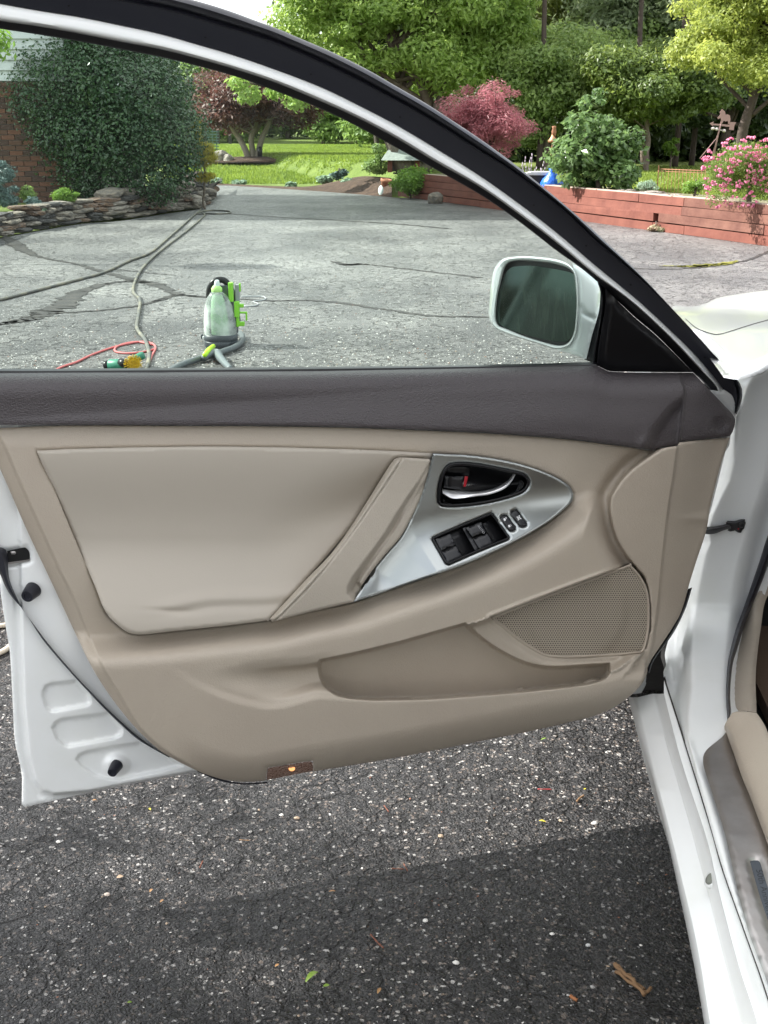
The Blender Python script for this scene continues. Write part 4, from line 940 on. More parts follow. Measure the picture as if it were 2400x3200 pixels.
def asphalt():
    m = bpy.data.materials.new('weathered asphalt'); m.use_nodes = True; n = m.node_tree; b = n.nodes['Principled BSDF']; l = n.links.new
    t = n.nodes.new('ShaderNodeTexCoord')
    def nd(typ, **k):
        q = n.nodes.new(typ)
        for a, v in k.items():
            if a in q.inputs: q.inputs[a].default_value = v
            else: setattr(q, a, v)
        return q
    v1 = nd('ShaderNodeTexVoronoi', Scale=190.0, Randomness=1.0); v2 = nd('ShaderNodeTexVoronoi', Scale=62.0, Randomness=1.0)
    ve = nd('ShaderNodeTexVoronoi', Scale=140.0, feature='DISTANCE_TO_EDGE')
    wob = nd('ShaderNodeTexNoise', Scale=30.0, Detail=3.0); add = nd('ShaderNodeVectorMath', operation='MULTIPLY_ADD')
    add.inputs[1].default_value = (.012, .012, .012); l(t.outputs['Object'], wob.inputs['Vector']); l(wob.outputs['Color'], add.inputs[0]); l(t.outputs['Object'], add.inputs[2])
    for v in (v1, v2, ve): l(add.outputs[0], v.inputs['Vector'])
    r1 = nd('ShaderNodeValToRGB'); e = r1.color_ramp.elements
    e[0].position = 0; e[0].color = (.006, .0058, .0066, 1); e[1].position = .62; e[1].color = (.0195, .0185, .0195, 1)
    q = e.new(.88); q.color = (.050, .046, .044, 1); q = e.new(.955); q.color = (.15, .12, .10, 1); q = e.new(.989); q.color = (.42, .41, .39, 1)
    sx = nd('ShaderNodeSeparateColor'); l(v1.outputs['Color'], sx.inputs[0]); l(sx.outputs[0], r1.inputs['Fac'])
    big = nd('ShaderNodeTexNoise', Scale=.55, Detail=7.0, Roughness=.62); l(t.outputs['Object'], big.inputs['Vector'])
    st = nd('ShaderNodeMapping'); st.inputs['Scale'].default_value = (1, .35, 1); l(t.outputs['Object'], st.inputs['Vector'])
    big2 = nd('ShaderNodeTexNoise', Scale=2.6, Detail=12.0, Roughness=.74); l(st.outputs[0], big2.inputs['Vector'])
    rb = nd('ShaderNodeValToRGB'); rb.color_ramp.elements[0].position = .42; rb.color_ramp.elements[0].color = (.55, .55, .57, 1)
    rb.color_ramp.elements[1].position = .60; rb.color_ramp.elements[1].color = (1.75, 1.72, 1.68, 1)
    mixn = nd('ShaderNodeMix', data_type='FLOAT'); l(big.outputs['Fac'], mixn.inputs[2]); l(big2.outputs['Fac'], mixn.inputs[3]); mixn.inputs[0].default_value = .5
    l(mixn.outputs[0], rb.inputs['Fac'])
    mul = nd('ShaderNodeMix', data_type='RGBA', blend_type='MULTIPLY'); mul.inputs['Factor'].default_value = 1
    l(r1.outputs['Color'], mul.inputs['A']); l(rb.outputs['Color'], mul.inputs['B'])
    # far part of the drive coloured paler, standing in for its sunlight
    sep = nd('ShaderNodeSeparateXYZ'); l(t.outputs['Object'], sep.inputs[0])
    mr = nd('ShaderNodeMapRange'); mr.inputs['From Min'].default_value = 3.0; mr.inputs['From Max'].default_value = 10.0; l(sep.outputs['Y'], mr.inputs['Value'])
    far_pale = nd('ShaderNodeMix', data_type='RGBA'); far_pale.inputs['B'].default_value = (.235, .232, .23, 1)
    mm = nd('ShaderNodeMath', operation='MULTIPLY'); mm.inputs[1].default_value = .8; l(mr.outputs[0], mm.inputs[0]); l(mm.outputs[0], far_pale.inputs['Factor'])
    dm = nd('ShaderNodeMix', data_type='RGBA', blend_type='MULTIPLY'); dm.inputs['Factor'].default_value = .8
    l(r1.outputs['Color'], far_pale.inputs['A']); l(far_pale.outputs['Result'], dm.inputs['A']); l(rb.outputs['Color'], dm.inputs['B'])
    # fine cracks
    cr = nd('ShaderNodeTexVoronoi', Scale=9.0, feature='DISTANCE_TO_EDGE'); wn_ = nd('ShaderNodeTexNoise', Scale=14.0, Detail=6.0)
    ad2 = nd('ShaderNodeVectorMath', operation='MULTIPLY_ADD'); ad2.inputs[1].default_value = (.16, .16, .16); l(t.outputs['Object'], wn_.inputs['Vector']); l(wn_.outputs['Color'], ad2.inputs[0]); l(t.outputs['Object'], ad2.inputs[2])
    l(ad2.outputs[0], cr.inputs['Vector'])
    cm = nd('ShaderNodeMapRange'); cm.inputs['From Min'].default_value = 0.0; cm.inputs['From Max'].default_value = .05; l(cr.outputs['Distance'], cm.inputs['Value'])
    cmask = nd('ShaderNodeMath', operation='MULTIPLY_ADD'); 
    cb = nd('ShaderNodeMath', operation='GREATER_THAN'); cb.inputs[1].default_value = .46; l(big2.outputs['Fac'], cb.inputs[0])
    inv = nd('ShaderNodeMath', operation='SUBTRACT'); inv.inputs[0].default_value = 1; l(cm.outputs[0], inv.inputs[1])
    cf = nd('ShaderNodeMath', operation='MULTIPLY'); l(inv.outputs[0], cf.inputs[0]); l(cb.outputs[0], cf.inputs[1])
    cs = nd('ShaderNodeMath', operation='MULTIPLY'); cs.inputs[1].default_value = .95; l(cf.outputs[0], cs.inputs[0])
    dk = nd('ShaderNodeMix', data_type='RGBA'); dk.inputs['B'].default_value = (.012, .011, .012, 1); l(cs.outputs[0], dk.inputs['Factor']); l(dm.outputs['Result'], dk.inputs['A'])
    l(dk.outputs['Result'], b.inputs['Base Color'])
    # relief: stones, pits and hollows
    hm = nd('ShaderNodeMapRange'); hm.inputs['From Max'].default_value = .35; l(ve.outputs['Distance'], hm.inputs['Value'])
    b1 = nd('ShaderNodeBump', Strength=1.0, Distance=.0045); l(hm.outputs[0], b1.inputs['Height'])
    nf = nd('ShaderNodeTexNoise', Scale=420.0, Detail=3.0); l(t.outputs['Object'], nf.inputs['Vector'])
    b2 = nd('ShaderNodeBump', Strength=.8, Distance=.0016); l(nf.outputs['Fac'], b2.inputs['Height']); l(b1.outputs[0], b2.inputs['Normal'])
    nl = nd('ShaderNodeTexNoise', Scale=45.0, Detail=5.0); l(t.outputs['Object'], nl.inputs['Vector'])
    b3 = nd('ShaderNodeBump', Strength=1.0, Distance=.016); l(nl.outputs['Fac'], b3.inputs['Height']); l(b2.outputs[0], b3.inputs['Normal'])
    b4 = nd('ShaderNodeBump', Strength=1.0, Distance=.012, invert=True); l(cf.outputs[0], b4.inputs['Height']); l(b3.outputs[0], b4.inputs['Normal'])
    l(b4.outputs[0], b.inputs['Normal'])
    rr = nd('ShaderNodeMapRange'); rr.inputs['To Min'].default_value = .26; rr.inputs['To Max'].default_value = .60; l(sx.outputs[1], rr.inputs['Value']); l(rr.outputs[0], b.inputs['Roughness'])
    return m
ASPH = asphalt()
# outline of the driveway, following the stone wall on the left and the timber wall on the right
dv = [(-30, -40), (30, -40), (30, 2)] + [tuple(wallB + wd * 12 + wn * 3), tuple(wallB + wd * 3 + wn * .05), tuple(wallB + wn * .05), tuple(wallA + wn * .05), tuple(wallA - wd * .6)]
dv += [tuple(G([p])[0][:2]) for p in ((1240, 618), (1130, 608), (1000, 598), (850, 588), (720, 580), (655, 578), (640, 592))]
dv += [tuple(G([p])[0][:2]) for p in ((655, 620), (640, 652), (520, 668), (380, 690), (250, 700), (120, 722), (0, 745), (-200, 800))] + [(-6.0, 10), (-6.5, 2), (-30, 2)]
mk('driveway', [(x, y, 0) for x, y in dv], [tuple(range(len(dv)))], ASPH, smooth=False, kind='structure')

# tar filled cracks in the drive
TAR = mat('tar crack filler', (.024, .022, .021), .6, bump=[('n', 60, .4, .002)], var=(9, (.055, .048, .042), .45, .7, 9))
def ribbon(name, pts, wds, mat_, z=.004, jit=.25, **k):
    P = catmull(G(pts), 22); n = len(P); P = P + rng.normal(0, .012, (n, 3)) * (1, 1, 0); T = np.gradient(P, axis=0); T /= np.linalg.norm(T, axis=1)[:, None]
    Nn = np.stack([-T[:, 1], T[:, 0], 0 * T[:, 0]], 1); wdt = 1.35 * np.interp(np.linspace(0, 1, n), np.linspace(0, 1, len(wds)), wds)
    a = P + Nn * (wdt * (1 + rng.normal(0, jit, n)))[:, None]; b = P - Nn * (wdt * (1 + rng.normal(0, jit, n)))[:, None]
    V = np.vstack([a, b]); V[:, 2] = z
    return mk(name, V, [(i, i + 1, n + i + 1, n + i) for i in range(n - 1)], mat_, smooth=False, kind='structure', **k)
ribbon('tar_seam', K18([(20, 190), (45, 210), (80, 235), (130, 265), (200, 288), (330, 312), (460, 350), (590, 382), (690, 405), (770, 442), (890, 455), (1160, 470), (1400, 472), (1659, 508)]) + [(1350, 988), (1530, 992), (1700, 1000)],
       [.02, .06, .055, .02, .02, .03, .05, .03, .025, .02, .02, .02, .015, .01], TAR)
ribbon('tar_seam', K18([(-60, 585), (0, 572), (130, 548), (250, 500), (350, 432), (480, 395), (590, 384)]), [.02, .03, .05, .08, .05, .03, .02], TAR, z=.0042)
ribbon('tar_seam', K18([(130, 548), (220, 527), (450, 512), (620, 487), (700, 465), (765, 443)]), [.012, .016, .014, .016, .022, .02], TAR, z=.0044)
ribbon('tar_seam', K18([(1000, 95), (1250, 112), (1659, 135)]) + [(1400, 715)], [.04, .03, .03, .03], TAR)
ribbon('tar_seam', K18([(1430, 300), (1500, 315), (1560, 312), (1659, 322)]) + [(1500, 868)], [.01, .05, .02, .015, .012], TAR)
ribbon('tar_seam', K18([(480, 335), (600, 345), (760, 362)]), [.006, .012, .004], TAR)
ribbon('tar_seam', [(1960, 838), (2050, 842), (2150, 840), (2250, 830), (2330, 815), (2385, 795), (2440, 770)], [.012, .014, .014, .016, .016, .018, .02], TAR)
MOSS = leafmat('moss', (.16, .17, .02), (.26, .25, .03), sc=30, trans=.1)
ribbon('moss_line', [(2060, 833), (2130, 833), (2200, 832), (2260, 826), (2310, 816)], [.006, .03, .05, .04, .005], MOSS, z=.008, jit=.5)

# ------------------------------------------------------------------ loose bits on the asphalt near the car
def chips(name, n, rng_xy, size, mats, kind='stuff', z=0.002):
    V = []; Fc = []; k = 0
    base = np.array([(1, 0, 0), (.3, .95, 0), (-.8, .6, 0), (-.8, -.6, 0), (.3, -.95, 0), (.1, .1, .75), (-.2, -.2, .6)])
    fb = [(0, 1, 5), (1, 2, 5), (2, 6, 5), (2, 3, 6), (3, 4, 6), (4, 5, 6), (4, 0, 5)]
    mi = []
    for q in range(n):
        x, y = rng_xy(); s = size() ; a = rng.random() * 6.28
        b = base * (1 + rng.normal(0, .18, base.shape)) * np.array([1, rng.uniform(.45, .9), .6]) * s
        R = np.array([[math.cos(a), -math.sin(a), 0], [math.sin(a), math.cos(a), 0], [0, 0, 1]])
        V.append(b @ R.T + np.array([x, y, z - s * .12])); Fc += [tuple(i + k for i in f) for f in fb]; k += 7; mi += [rng.choice(len(mats), p=mats_p)] * 7
    o = mk(name, np.vstack(V), Fc, None, smooth=False, kind=kind)
    for m_ in mats: o.data.materials.append(m_)
    o.data.polygons.foreach_set('material_index', np.array(mi, np.int32)); return o
CH_ = [mat('white quartz chip', (.62, .60, .56), .5), mat('tan chip', (.32, .24, .17), .7), mat('grey chip', (.16, .155, .15), .7), mat('rust chip', (.22, .09, .05), .7), mat('dark chip', (.035, .034, .036), .5)]
mats_p = [.10, .05, .25, .03, .57]
CLU = np.array([G([(rng.uniform(-100, 2200), rng.uniform(2300, 3300))])[0][:2] for _ in range(34)]); CLR = rng.uniform(.03, .14, 34)
def near_xy():
    while True:
        p = (rng.uniform(-150, 2300), rng.uniform(1850, 3330))
        q = G([p])[0]
        if rng.random() < .12 + 2.2 * float(np.exp(-((CLU - q[:2]) ** 2).sum(1) / CLR ** 2).max()) * .45: return q[0], q[1]
chips('pebble_chips', 4200, near_xy, lambda: float(np.clip(rng.lognormal(-6.75, .5), .0007, .0050)), CH_)
def mid_xy():
    q = G([(rng.uniform(0, 1900), 1180 - 480 * rng.random() ** 1.5)])[0]; return q[0], q[1]
mats_p = [.55, .1, .2, .05, .1]
chips('driveway_grit', 7000, mid_xy, lambda: float(rng.uniform(.002, .007)), CH_)
# twigs, scraps and leaves, each its own thing
TWIG = mat('dry twig', (.20, .115, .055), .8, bump=[('n', 200, .5, .001)])
NEED = mat('reddish needle', (.17, .06, .035), .8)
def twig(name, pts, r, m_, label, cat, z=.004):
    P = catmull(G(pts, z), 5); rr = r * (1 + .25 * np.sin(np.arange(len(P)) * 2.1)); V, Fc = tubedata(P, rr, 6)
    return mk(name, V, Fc, m_, base=True, label=label, cat=cat)
st = MB()
for k_, (a, b, r) in enumerate((((1922, 3012), (2012, 3098), .0032), ((1926, 3034), (2008, 3100), .0028), ((1934, 3026), (2016, 3106), .0034), ((1922, 3012), (1950, 3050), .0036))):
    P = G([a, b], .005 + .002 * (k_ % 3)); P = np.linspace(P[0], P[1], 9) + rng.normal(0, .0012, (9, 3)); P[:, 2] = np.maximum(P[:, 2], .004); st.tube(P, r * (1 + .2 * np.sin(np.arange(9) * 1.7)), 6)
st.tube(catmull(G([(2006, 3098), (2022, 3100), (2034, 3086)], .006), 4), .003, 6)
st.out('broken_stick', TWIG, base=True, label='thick split brown stick lying in the shadow beside the sill', cat='stick')
twig('twig', [(1200, 2517), (1215, 2537)], .0012, NEED, 'short reddish twig on the asphalt, below the middle of the door', 'twig')
twig('twig', [(1225, 2714), (1262, 2716)], .0011, NEED, 'thin reddish twig along the edge of the door shadow', 'twig')
twig('twig', [(1262, 2700), (1274, 2722)], .0011, NEED, 'tiny reddish twig crossing the end of another at the shadow edge', 'twig')
twig('twig', [(1680, 2466), (1725, 2467)], .0013, mat('red needle', (.28, .04, .04), .7), 'straight red needle on the bright speckled asphalt patch', 'twig')
twig('twig', [(1803, 2504), (1812, 2494), (1824, 2486)], .0022, TWIG, 'knobbly brown twig on the bright patch, nearest the sill', 'twig')
twig('twig', [(624, 2712), (634, 2690)], .0013, NEED, 'reddish brown twig on bare asphalt left of the door shadow', 'twig')
twig('twig', [(748, 2624), (782, 2627)], .0009, TWIG, 'fine straw coloured twig below the courtesy lamp', 'twig')
twig('twig', [(1158, 2920), (1180, 2945), (1198, 2962)], .0014, NEED, 'long thin dark twig inside the door shadow', 'twig')
twig('twig', [(1782, 3112), (1790, 3118), (1803, 3126)], .0028, mat('orange bark', (.33, .13, .05), .7), 'small orange and cream bark sliver left of the split stick', 'bark')
YEL = leafmat('yellow petal', (.65, .55, .04), (.75, .62, .06), sc=40, trans=.2); LGR = leafmat('green scrap', (.14, .24, .03), (.22, .32, .05), sc=60, trans=.2)
BRN = leafmat('brown scrap', (.30, .14, .05), (.42, .26, .12), sc=60, trans=.1)
def scrap(c, l_, w_, ang, m_, label, cat='leaf', z=.004, bend=.25):
    p = G([c], z)[0]; n = 6; V = []
    for i_ in range(n + 1):
        t = i_ / n; ww = w_ * math.sin(math.pi * min(max(t, .06), .94)) ** .7
        for s in (-1, 0, 1): V.append(((t - .5) * l_, s * ww * .5, (4 * t * (1 - t)) * l_ * bend * .5 + (0 if s else -w_ * .12)))
    V = np.array(V); R = np.array(Matrix.Rotation(ang, 3, 'Z')); V = V @ R.T + p
    Fc = [(3 * i_ + s, 3 * i_ + s + 1, 3 * i_ + s + 4, 3 * i_ + s + 3) for i_ in range(n) for s in range(2)]
    return mk('fallen_leaf', V, Fc, m_, base=True, label=label, cat=cat)
scrap((468, 2528), .0085, .004, -1.0, YEL, 'bright yellow petal left of the courtesy lamp, under the door corner', 'petal')
scrap((295, 2500), .008, .005, .2, BRN, 'small orange flake just below the bottom corner of the door', 'flake')
scrap((1695, 2566), .013, .005, -.35, YEL, 'bright yellow petal on the sunny asphalt just above the shadow', 'petal')
scrap((1700, 2309), .016, .005, .5, LGR, 'curled bright green leaf near the hinge end under the door', 'leaf')
scrap((975, 3052), .030, .010, .9, LGR, 'largest torn green leaf on the asphalt near the bottom edge', 'leaf', bend=.4)
scrap((1020, 3080), .010, .007, .2, LGR, 'small green scrap just right of the largest torn leaf', 'leaf')
scrap((405, 3132), .007, .005, .2, LGR, 'tiny green speck near the bottom left of the asphalt', 'leaf')
scrap((1185, 3095), .014, .006, 1.2, BRN, 'pale orange seed husk near the bottom centre', 'husk')
scrap((866, 3016), .009, .005, .8, BRN, 'little orange husk left of the long shadow twig', 'husk')
scrap((472, 2782), .010, .005, 1.3, BRN, 'orange brown husk on the bare asphalt at left', 'husk')
scrap((506, 2815), .009, .005, 1.0, BRN, 'brown flake just below the orange husk at left', 'flake')
scrap((1038, 2785), .012, .005, .1, BRN, 'bent orange leaf flake at the soft left end of the shadow', 'flake')
scrap((375, 2740), .012, .010, .4, mat('tan flake', (.30, .22, .15), .8), 'dull tan wrinkled flake at middle left of the asphalt', 'flake')
scrap((2208 - 380, 2465), .006, .004, .6, YEL, 'tiny yellow crumb on the speckled patch under the door hinge end', 'petal')
# larger pale stones that catch the eye
def stone(c, r, m_, label, z=0.0):
    p = G([c], z)[0]; n1 = 7; V = []; Fc = []
    for i_, (rr, zz) in enumerate(((.9, 0), (1, .35), (.6, .75))):
        for q in range(n1): a = q * 6.283 / n1; V.append((math.cos(a) * r * rr * (1 + rng.normal(0, .12)), math.sin(a) * r * rr * .75 * (1 + rng.normal(0, .12)), zz * r * .8))
    V.append((0, 0, r * .75)); V = np.array(V) + p
    for i_ in range(2): Fc += [(i_ * n1 + q, i_ * n1 + (q + 1) % n1, (i_ + 1) * n1 + (q + 1) % n1, (i_ + 1) * n1 + q) for q in range(n1)]
    Fc += [(2 * n1 + q, 2 * n1 + (q + 1) % n1, 3 * n1) for q in range(n1)]
    return mk('stone_chip', V, Fc, m_, smooth=False, base=True, label=label, cat='stone')
stone((183, 2632), .0052, CH_[0], 'squarish white stone on the asphalt below the door corner')
stone((335, 2797), .0062, mat('pinkish stone', (.50, .42, .36), .7), 'pale pinkish stone, the biggest at lower left')
stone((1378, 2614), .0062, CH_[1], 'cream tan stone on the sunny asphalt above the shadow edge')
stone((1858, 2574), .0065, CH_[0], 'largest white chip right at the shadow edge near the sill')
stone((1330, 2878), .0052, CH_[0], 'white chip alone in the door shadow at left')
stone((1425, 3010), .0060, CH_[0], 'white chip in the shadow near the bottom centre')
stone((1838, 2955), .0050, mat('grey white stone', (.45, .45, .44), .7), 'pale grey chip in the shadow above the split stick')
stone((1725, 2920), .0048, CH_[0], 'oval white chip in the middle of the shadow')
stone((880, 2568 - 20), .0050, CH_[0], 'white chip on open asphalt right of the lamp')
stone((928, 2558), .0062, CH_[1], 'tan stone on open asphalt under the door middle')

# ------------------------------------------------------------------ plants
def leafcloud(cen, rad, n, size, asp=.5, flat=.4, seed=0, droop=0.0, bushy=.6):
    "n folded leaves gathered in clumps; returns verts and quads (two per leaf, sharing the midrib)"
    r = np.random.default_rng(seed); cen = np.asarray(cen, float); rad = np.asarray(rad, float)
    if rad.ndim == 1: rad = np.repeat(rad[:, None], 3, 1)
    wgt = (rad.prod(1)) ** (2 / 3); idx = r.choice(len(cen), n, p=wgt / wgt.sum())
    d = r.normal(size=(n, 3)); d /= np.linalg.norm(d, axis=1)[:, None]
    bushy = bushy * .55; rr = r.random(n) ** (1 / 3) * (1 - bushy) + bushy * (1 - np.abs(r.normal(0, .16, n)))
    rr = rr * (1 + np.abs(r.normal(0, .22, n))); cen = cen[idx] * 1.0; idx = np.asarray(idx)
    P = cen + d * rr[:, None] * rad[idx]
    nrm = d * .8 + r.normal(0, .55, (n, 3)); nrm[:, 2] += flat; nrm /= np.linalg.norm(nrm, axis=1)[:, None]
    t = r.normal(size=(n, 3)); t[:, 2] -= droop; t -= nrm * (t * nrm).sum(1)[:, None]; t /= np.linalg.norm(t, axis=1)[:, None]
    b = np.cross(nrm, t); s = size * r.uniform(.6, 1.35, n)[:, None]
    V = np.stack([P - t * s * .5, P + b * s * asp * .5 + nrm * s * .06, P + t * s * .5, P - b * s * asp * .5 + nrm * s * .06], 1).reshape(-1, 3)
    return V, (np.arange(n)[:, None] * 4 + np.arange(4))
def clumps(c, r, n, cr, seed=0, lo=.45, low=-.8):
    g = np.random.default_rng(seed); out = []
    while len(out) < n:
        d = g.normal(size=3); d /= np.linalg.norm(d)
        if d[2] < low: continue
        q = g.uniform(lo, 1.12); out.append(np.asarray(c) + d * q * (np.asarray(r) - cr * .7))
    C_ = np.array(out); R = cr * g.choice([.35, .55, .8, 1.1], n) * g.uniform(.8, 1.2, n); return C_, np.stack([R * 1.15, R * 1.15, R * .7], 1)
def limbs(mb, base, top, cen, rt, n=10, seed=0, lean=0):
    g = np.random.default_rng(seed); base = np.asarray(base, float); top = np.asarray(top, float)
    P = np.linspace(base, top, 8) + np.r_[[[0, 0, 0]], g.normal(0, .02 * np.linalg.norm(top - base), (6, 3)) * (1, 1, 0), [[0, 0, 0]]]
    mb.tube(catmull(P, 3), np.linspace(rt, rt * .35, 22), 7)
    for k in g.choice(len(cen), min(n, len(cen)), replace=False):
        f = g.uniform(.3, .9); a = base + (top - base) * f; b = cen[k]; m = (a + b) / 2 + np.array([0, 0, -.08]) * np.linalg.norm(b - a) + g.normal(0, .05, 3)
        mb.tube(catmull([a, m, b], 5), np.linspace(rt * .42, rt * .08, 11), 5)
BARK = mat('grey brown bark', (.13, .10, .08), .9, bump=[('n', 14, .8, .03)], var=(5, (.20, .17, .14), .4, .7))
BARKD = mat('dark bark', (.06, .045, .035), .9, bump=[('n', 14, .8, .03)])
def plant(name, label, cat, box, dist, lm, n, size, nc=14, cr=None, asp=.5, seed=1, group=None, trunk=None, bark=BARK, part='crown', low=-.8, flat=.4, droop=0, depth=.9,
          base_y=None, extra=None, rt=None, stems='trunk', bushy=.6, multi=None, lo=.45, nb=10):
    x0, y0, x1, y1 = box; a = W(x0, y0, dist); b = W(x1, y1, dist); c = (a + b) / 2; r = np.abs(b - a) / 2; r[1] = r[0] * depth
    cr = cr or min(r[0], r[2]) * .42
    Cn, R = clumps(c, r, nc, cr, seed, lo, low)
    if extra is not None: Cn = np.vstack([Cn, [W(px, py, dist + dd) for px, py, q, dd in extra]]); R = np.vstack([R, [[q, q, q * .7] for px, py, q, dd in extra]])
    bx = c[0] if trunk is None else W(trunk, 400, dist)[0]
    bz = LZ(bx, dist) - .03
    o = empty(name, (bx, dist, bz), label, cat, group)
    off = np.array([bx, dist, bz]); V, Fc = leafcloud(Cn - off, R, n, size, asp, flat, seed + 50, droop, bushy)
    cw = bpy.data.objects.new(part, me(part, V, Fc, lm, smooth=False)); COL.objects.link(cw); cw.parent = o
    mb = MB(); rt = rt or max(.02, r[0] * .06)
    top = np.array([c[0], dist, c[2] + r[2] * .5]) - off
    for q in (multi or [0]):
        limbs(mb, (q * .12, 0, 0), top + np.array([q, 0, 0]), Cn - off, rt, n=nb, seed=seed + int(abs(q) * 7 + 50))
    t = bpy.data.objects.new(stems, me(stems, np.concatenate(mb.v), mb.f, bark, True)); COL.objects.link(t); t.parent = o
    WL[o.name] = Vector(o.location); return o
def replant(src, x, y, s, rz, label, cat=None, group=None):
    o = src.copy(); COL.objects.link(o); o.location = (x, y, LZ(x, y) - .03); o.rotation_euler[2] = rz; o.scale = (s, s, s * random.uniform(.9, 1.1))
    o['label'] = label
    if cat: o['category'] = cat
    if group: o['group'] = group
    for ch in src.children:
        c = ch.copy(); COL.objects.link(c); c.parent = o
    return o
LOC = leafmat('locust leaves', (.17, .28, .06), (.34, .47, .13), (.52, .62, .25), sc=1.1, trans=.5)
MIDG = leafmat('woodland leaves', (.11, .19, .05), (.30, .41, .13), (.50, .58, .24), sc=1.3)
GREYG = leafmat('silvery woodland leaves', (.12, .17, .08), (.30, .37, .21), (.48, .54, .35), sc=1.4)
OLIV = leafmat('cedar sprays', (.07, .10, .025), (.19, .23, .05), (.32, .35, .09), sc=1.4, trans=.25)
YELG = leafmat('yellow green leaves', (.15, .21, .04), (.38, .44, .11), (.58, .62, .22), sc=2, trans=.5)
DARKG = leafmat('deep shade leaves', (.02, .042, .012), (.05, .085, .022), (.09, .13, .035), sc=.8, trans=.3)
HOLLY = leafmat('holly leaves', (.018, .048, .022), (.055, .115, .04), (.24, .33, .13), sc=2.6, trans=.2, rough=.18)  # palest leaf tone puts the missing sun highlights into the colour
PURP = leafmat('purple maple leaves', (.07, .03, .025), (.17, .075, .055), (.30, .13, .08), sc=1.3, trans=.35)
PINKM = leafmat('pink maple leaves', (.20, .06, .07), (.46, .19, .20), (.62, .34, .31), sc=2.5, trans=.4)
VIB = leafmat('viburnum leaves', (.05, .10, .035), (.18, .29, .10), (.44, .55, .28), sc=5, trans=.4, rough=.2)  # lighter leaf tones paint in the sunlit gloss
GOLD = leafmat('gold sprays', (.22, .22, .02), (.42, .38, .04), (.55, .5, .08), sc=4)
BLUE = leafmat('blue spruce needles', (.055, .10, .095), (.13, .20, .185), (.24, .33, .31), sc=6, trans=.1)
FRESH = leafmat('fresh green leaves', (.10, .20, .03), (.20, .34, .05), (.34, .46, .10), sc=4)
HOST = leafmat('pale hosta leaves', (.16, .25, .16), (.32, .42, .30), sc=9, trans=.2)

# big sunlit tree and its neighbours beyond the right lawn
plant('locust_tree', 'tall feathery bright green tree with forking grey limbs above the door frame curve', 'tree', (850, -420, 1640, 370), 27, LOC, 72000, .13, nc=110, cr=.52, seed=3, trunk=1290, rt=.15, depth=.6,
      multi=[-1.6, -.5, .7, 1.9], asp=.42, nb=16, lo=.3, extra=[(745, 255, .22, 0), (775, 295, .25, 0), (860, 285, .22, .3), (930, 315, .25, 0), (1010, 120, .7, 0), (930, 60, .6, 0), (1120, 260, .5, .5)])
mbt = MB(); mbt.tube(catmull([(0, 0, 0), (.03, 0, 1.5), (-.02, 0, 3), (.1, 0, 6)], 4), np.linspace(.13, .07, 13), 8)
for px, lb in ((1372, 'straight grey trunk left of the pink maple, its crown above the picture'), (1335, 'thin dark trunk just left of the straight grey trunk')):
    p = W(px, 350, 29); o = empty('tree', (p[0], 29, LZ(p[0], 29)), lb, 'tree')
    mk('trunk', np.concatenate(mbt.v) + np.array(o.location), mbt.f, BARK, o)
    Cn, R = clumps((p[0], 29, 6.6), (1.6, 1.6, 1.3), 10, .6, 5); V, Fc = leafcloud(Cn, R, 3500, .16, seed=px); mk('crown', V, Fc, MIDG, o, smooth=False)
plant('cedar_tree', 'olive green cedar with drooping sprays at the top, right of the bright feathery tree', 'tree', (1580, -260, 1980, 270), 31, OLIV, 30000, .13, nc=60, cr=.5, seed=11, trunk=1884, bark=BARKD, rt=.14, droop=1.2, asp=.25, depth=.7)
plant('grey_leaved_tree', 'silvery green tree at the top between the cedar and the yellow green tree', 'tree', (1800, -250, 2280, 320), 29.5, GREYG, 32000, .13, nc=64, cr=.5, seed=12, depth=.7)
plant('understorey_tree', 'light green small leaved tree right above the pink maple', 'tree', (1520, 70, 1900, 520), 26.5, MIDG, 32000, .10, nc=60, cr=.4, seed=13, depth=.7, lo=.3)
plant('understorey_tree', 'yellow tipped bushy tree above the glossy shrub', 'tree', (1790, 110, 2270, 430), 25.5, leafmat('yellow tipped leaves', (.06, .11, .03), (.18, .25, .055), (.36, .36, .09), sc=1.6), 34000, .10, nc=60, cr=.4, seed=14, depth=.7, trunk=2027, rt=.06)
plant('yellow_green_tree', 'airy yellow green tree with fine leaves filling the top right corner', 'tree', (2080, -280, 2700, 370), 19, YELG, 46000, .07, nc=120, cr=.30, seed=15, trunk=2330, bark=BARKD, depth=.8, lo=.25)
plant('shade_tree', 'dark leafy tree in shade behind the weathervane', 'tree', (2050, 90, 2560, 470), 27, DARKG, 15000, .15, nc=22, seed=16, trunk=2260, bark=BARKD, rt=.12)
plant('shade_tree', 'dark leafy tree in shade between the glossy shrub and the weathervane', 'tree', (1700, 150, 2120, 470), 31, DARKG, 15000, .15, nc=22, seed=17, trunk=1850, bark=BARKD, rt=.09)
for k, (px, lb) in enumerate(((1690, 'slim dark trunk in the woods above the garden torch'), (1985, 'slim dark trunk in the woods right of the glossy shrub'), (2120, 'slim dark trunk in the woods above the wire edging'), (2172, 'pair of thin dark trunks left of the weathervane'), (2345, 'dark trunk in the woods above the pink flowering bush'))):
    p = W(px, 350, 26.3 + k * .5); o = empty('woodland_tree', (p[0], p[1], LZ(p[0], p[1])), lb, 'tree'); q = MB(); q.tube(catmull([(0, 0, 0), (.04, 0, 1.5), (0, .03, 3.2), (.1, 0, 5)], 4) * (1, 1, 1), np.linspace(.07, .04, 13), 7)
    mk('trunk', np.concatenate(q.v) + np.array(o.location), q.f, BARKD, o)
    Cn, R = clumps((p[0], p[1], 5.4), (1.1, 1.1, .9), 7, .5, 5 + k); V, Fc = leafcloud(Cn, R, 2200, .16, seed=px); mk('crown', V, Fc, DARKG, o, smooth=False)
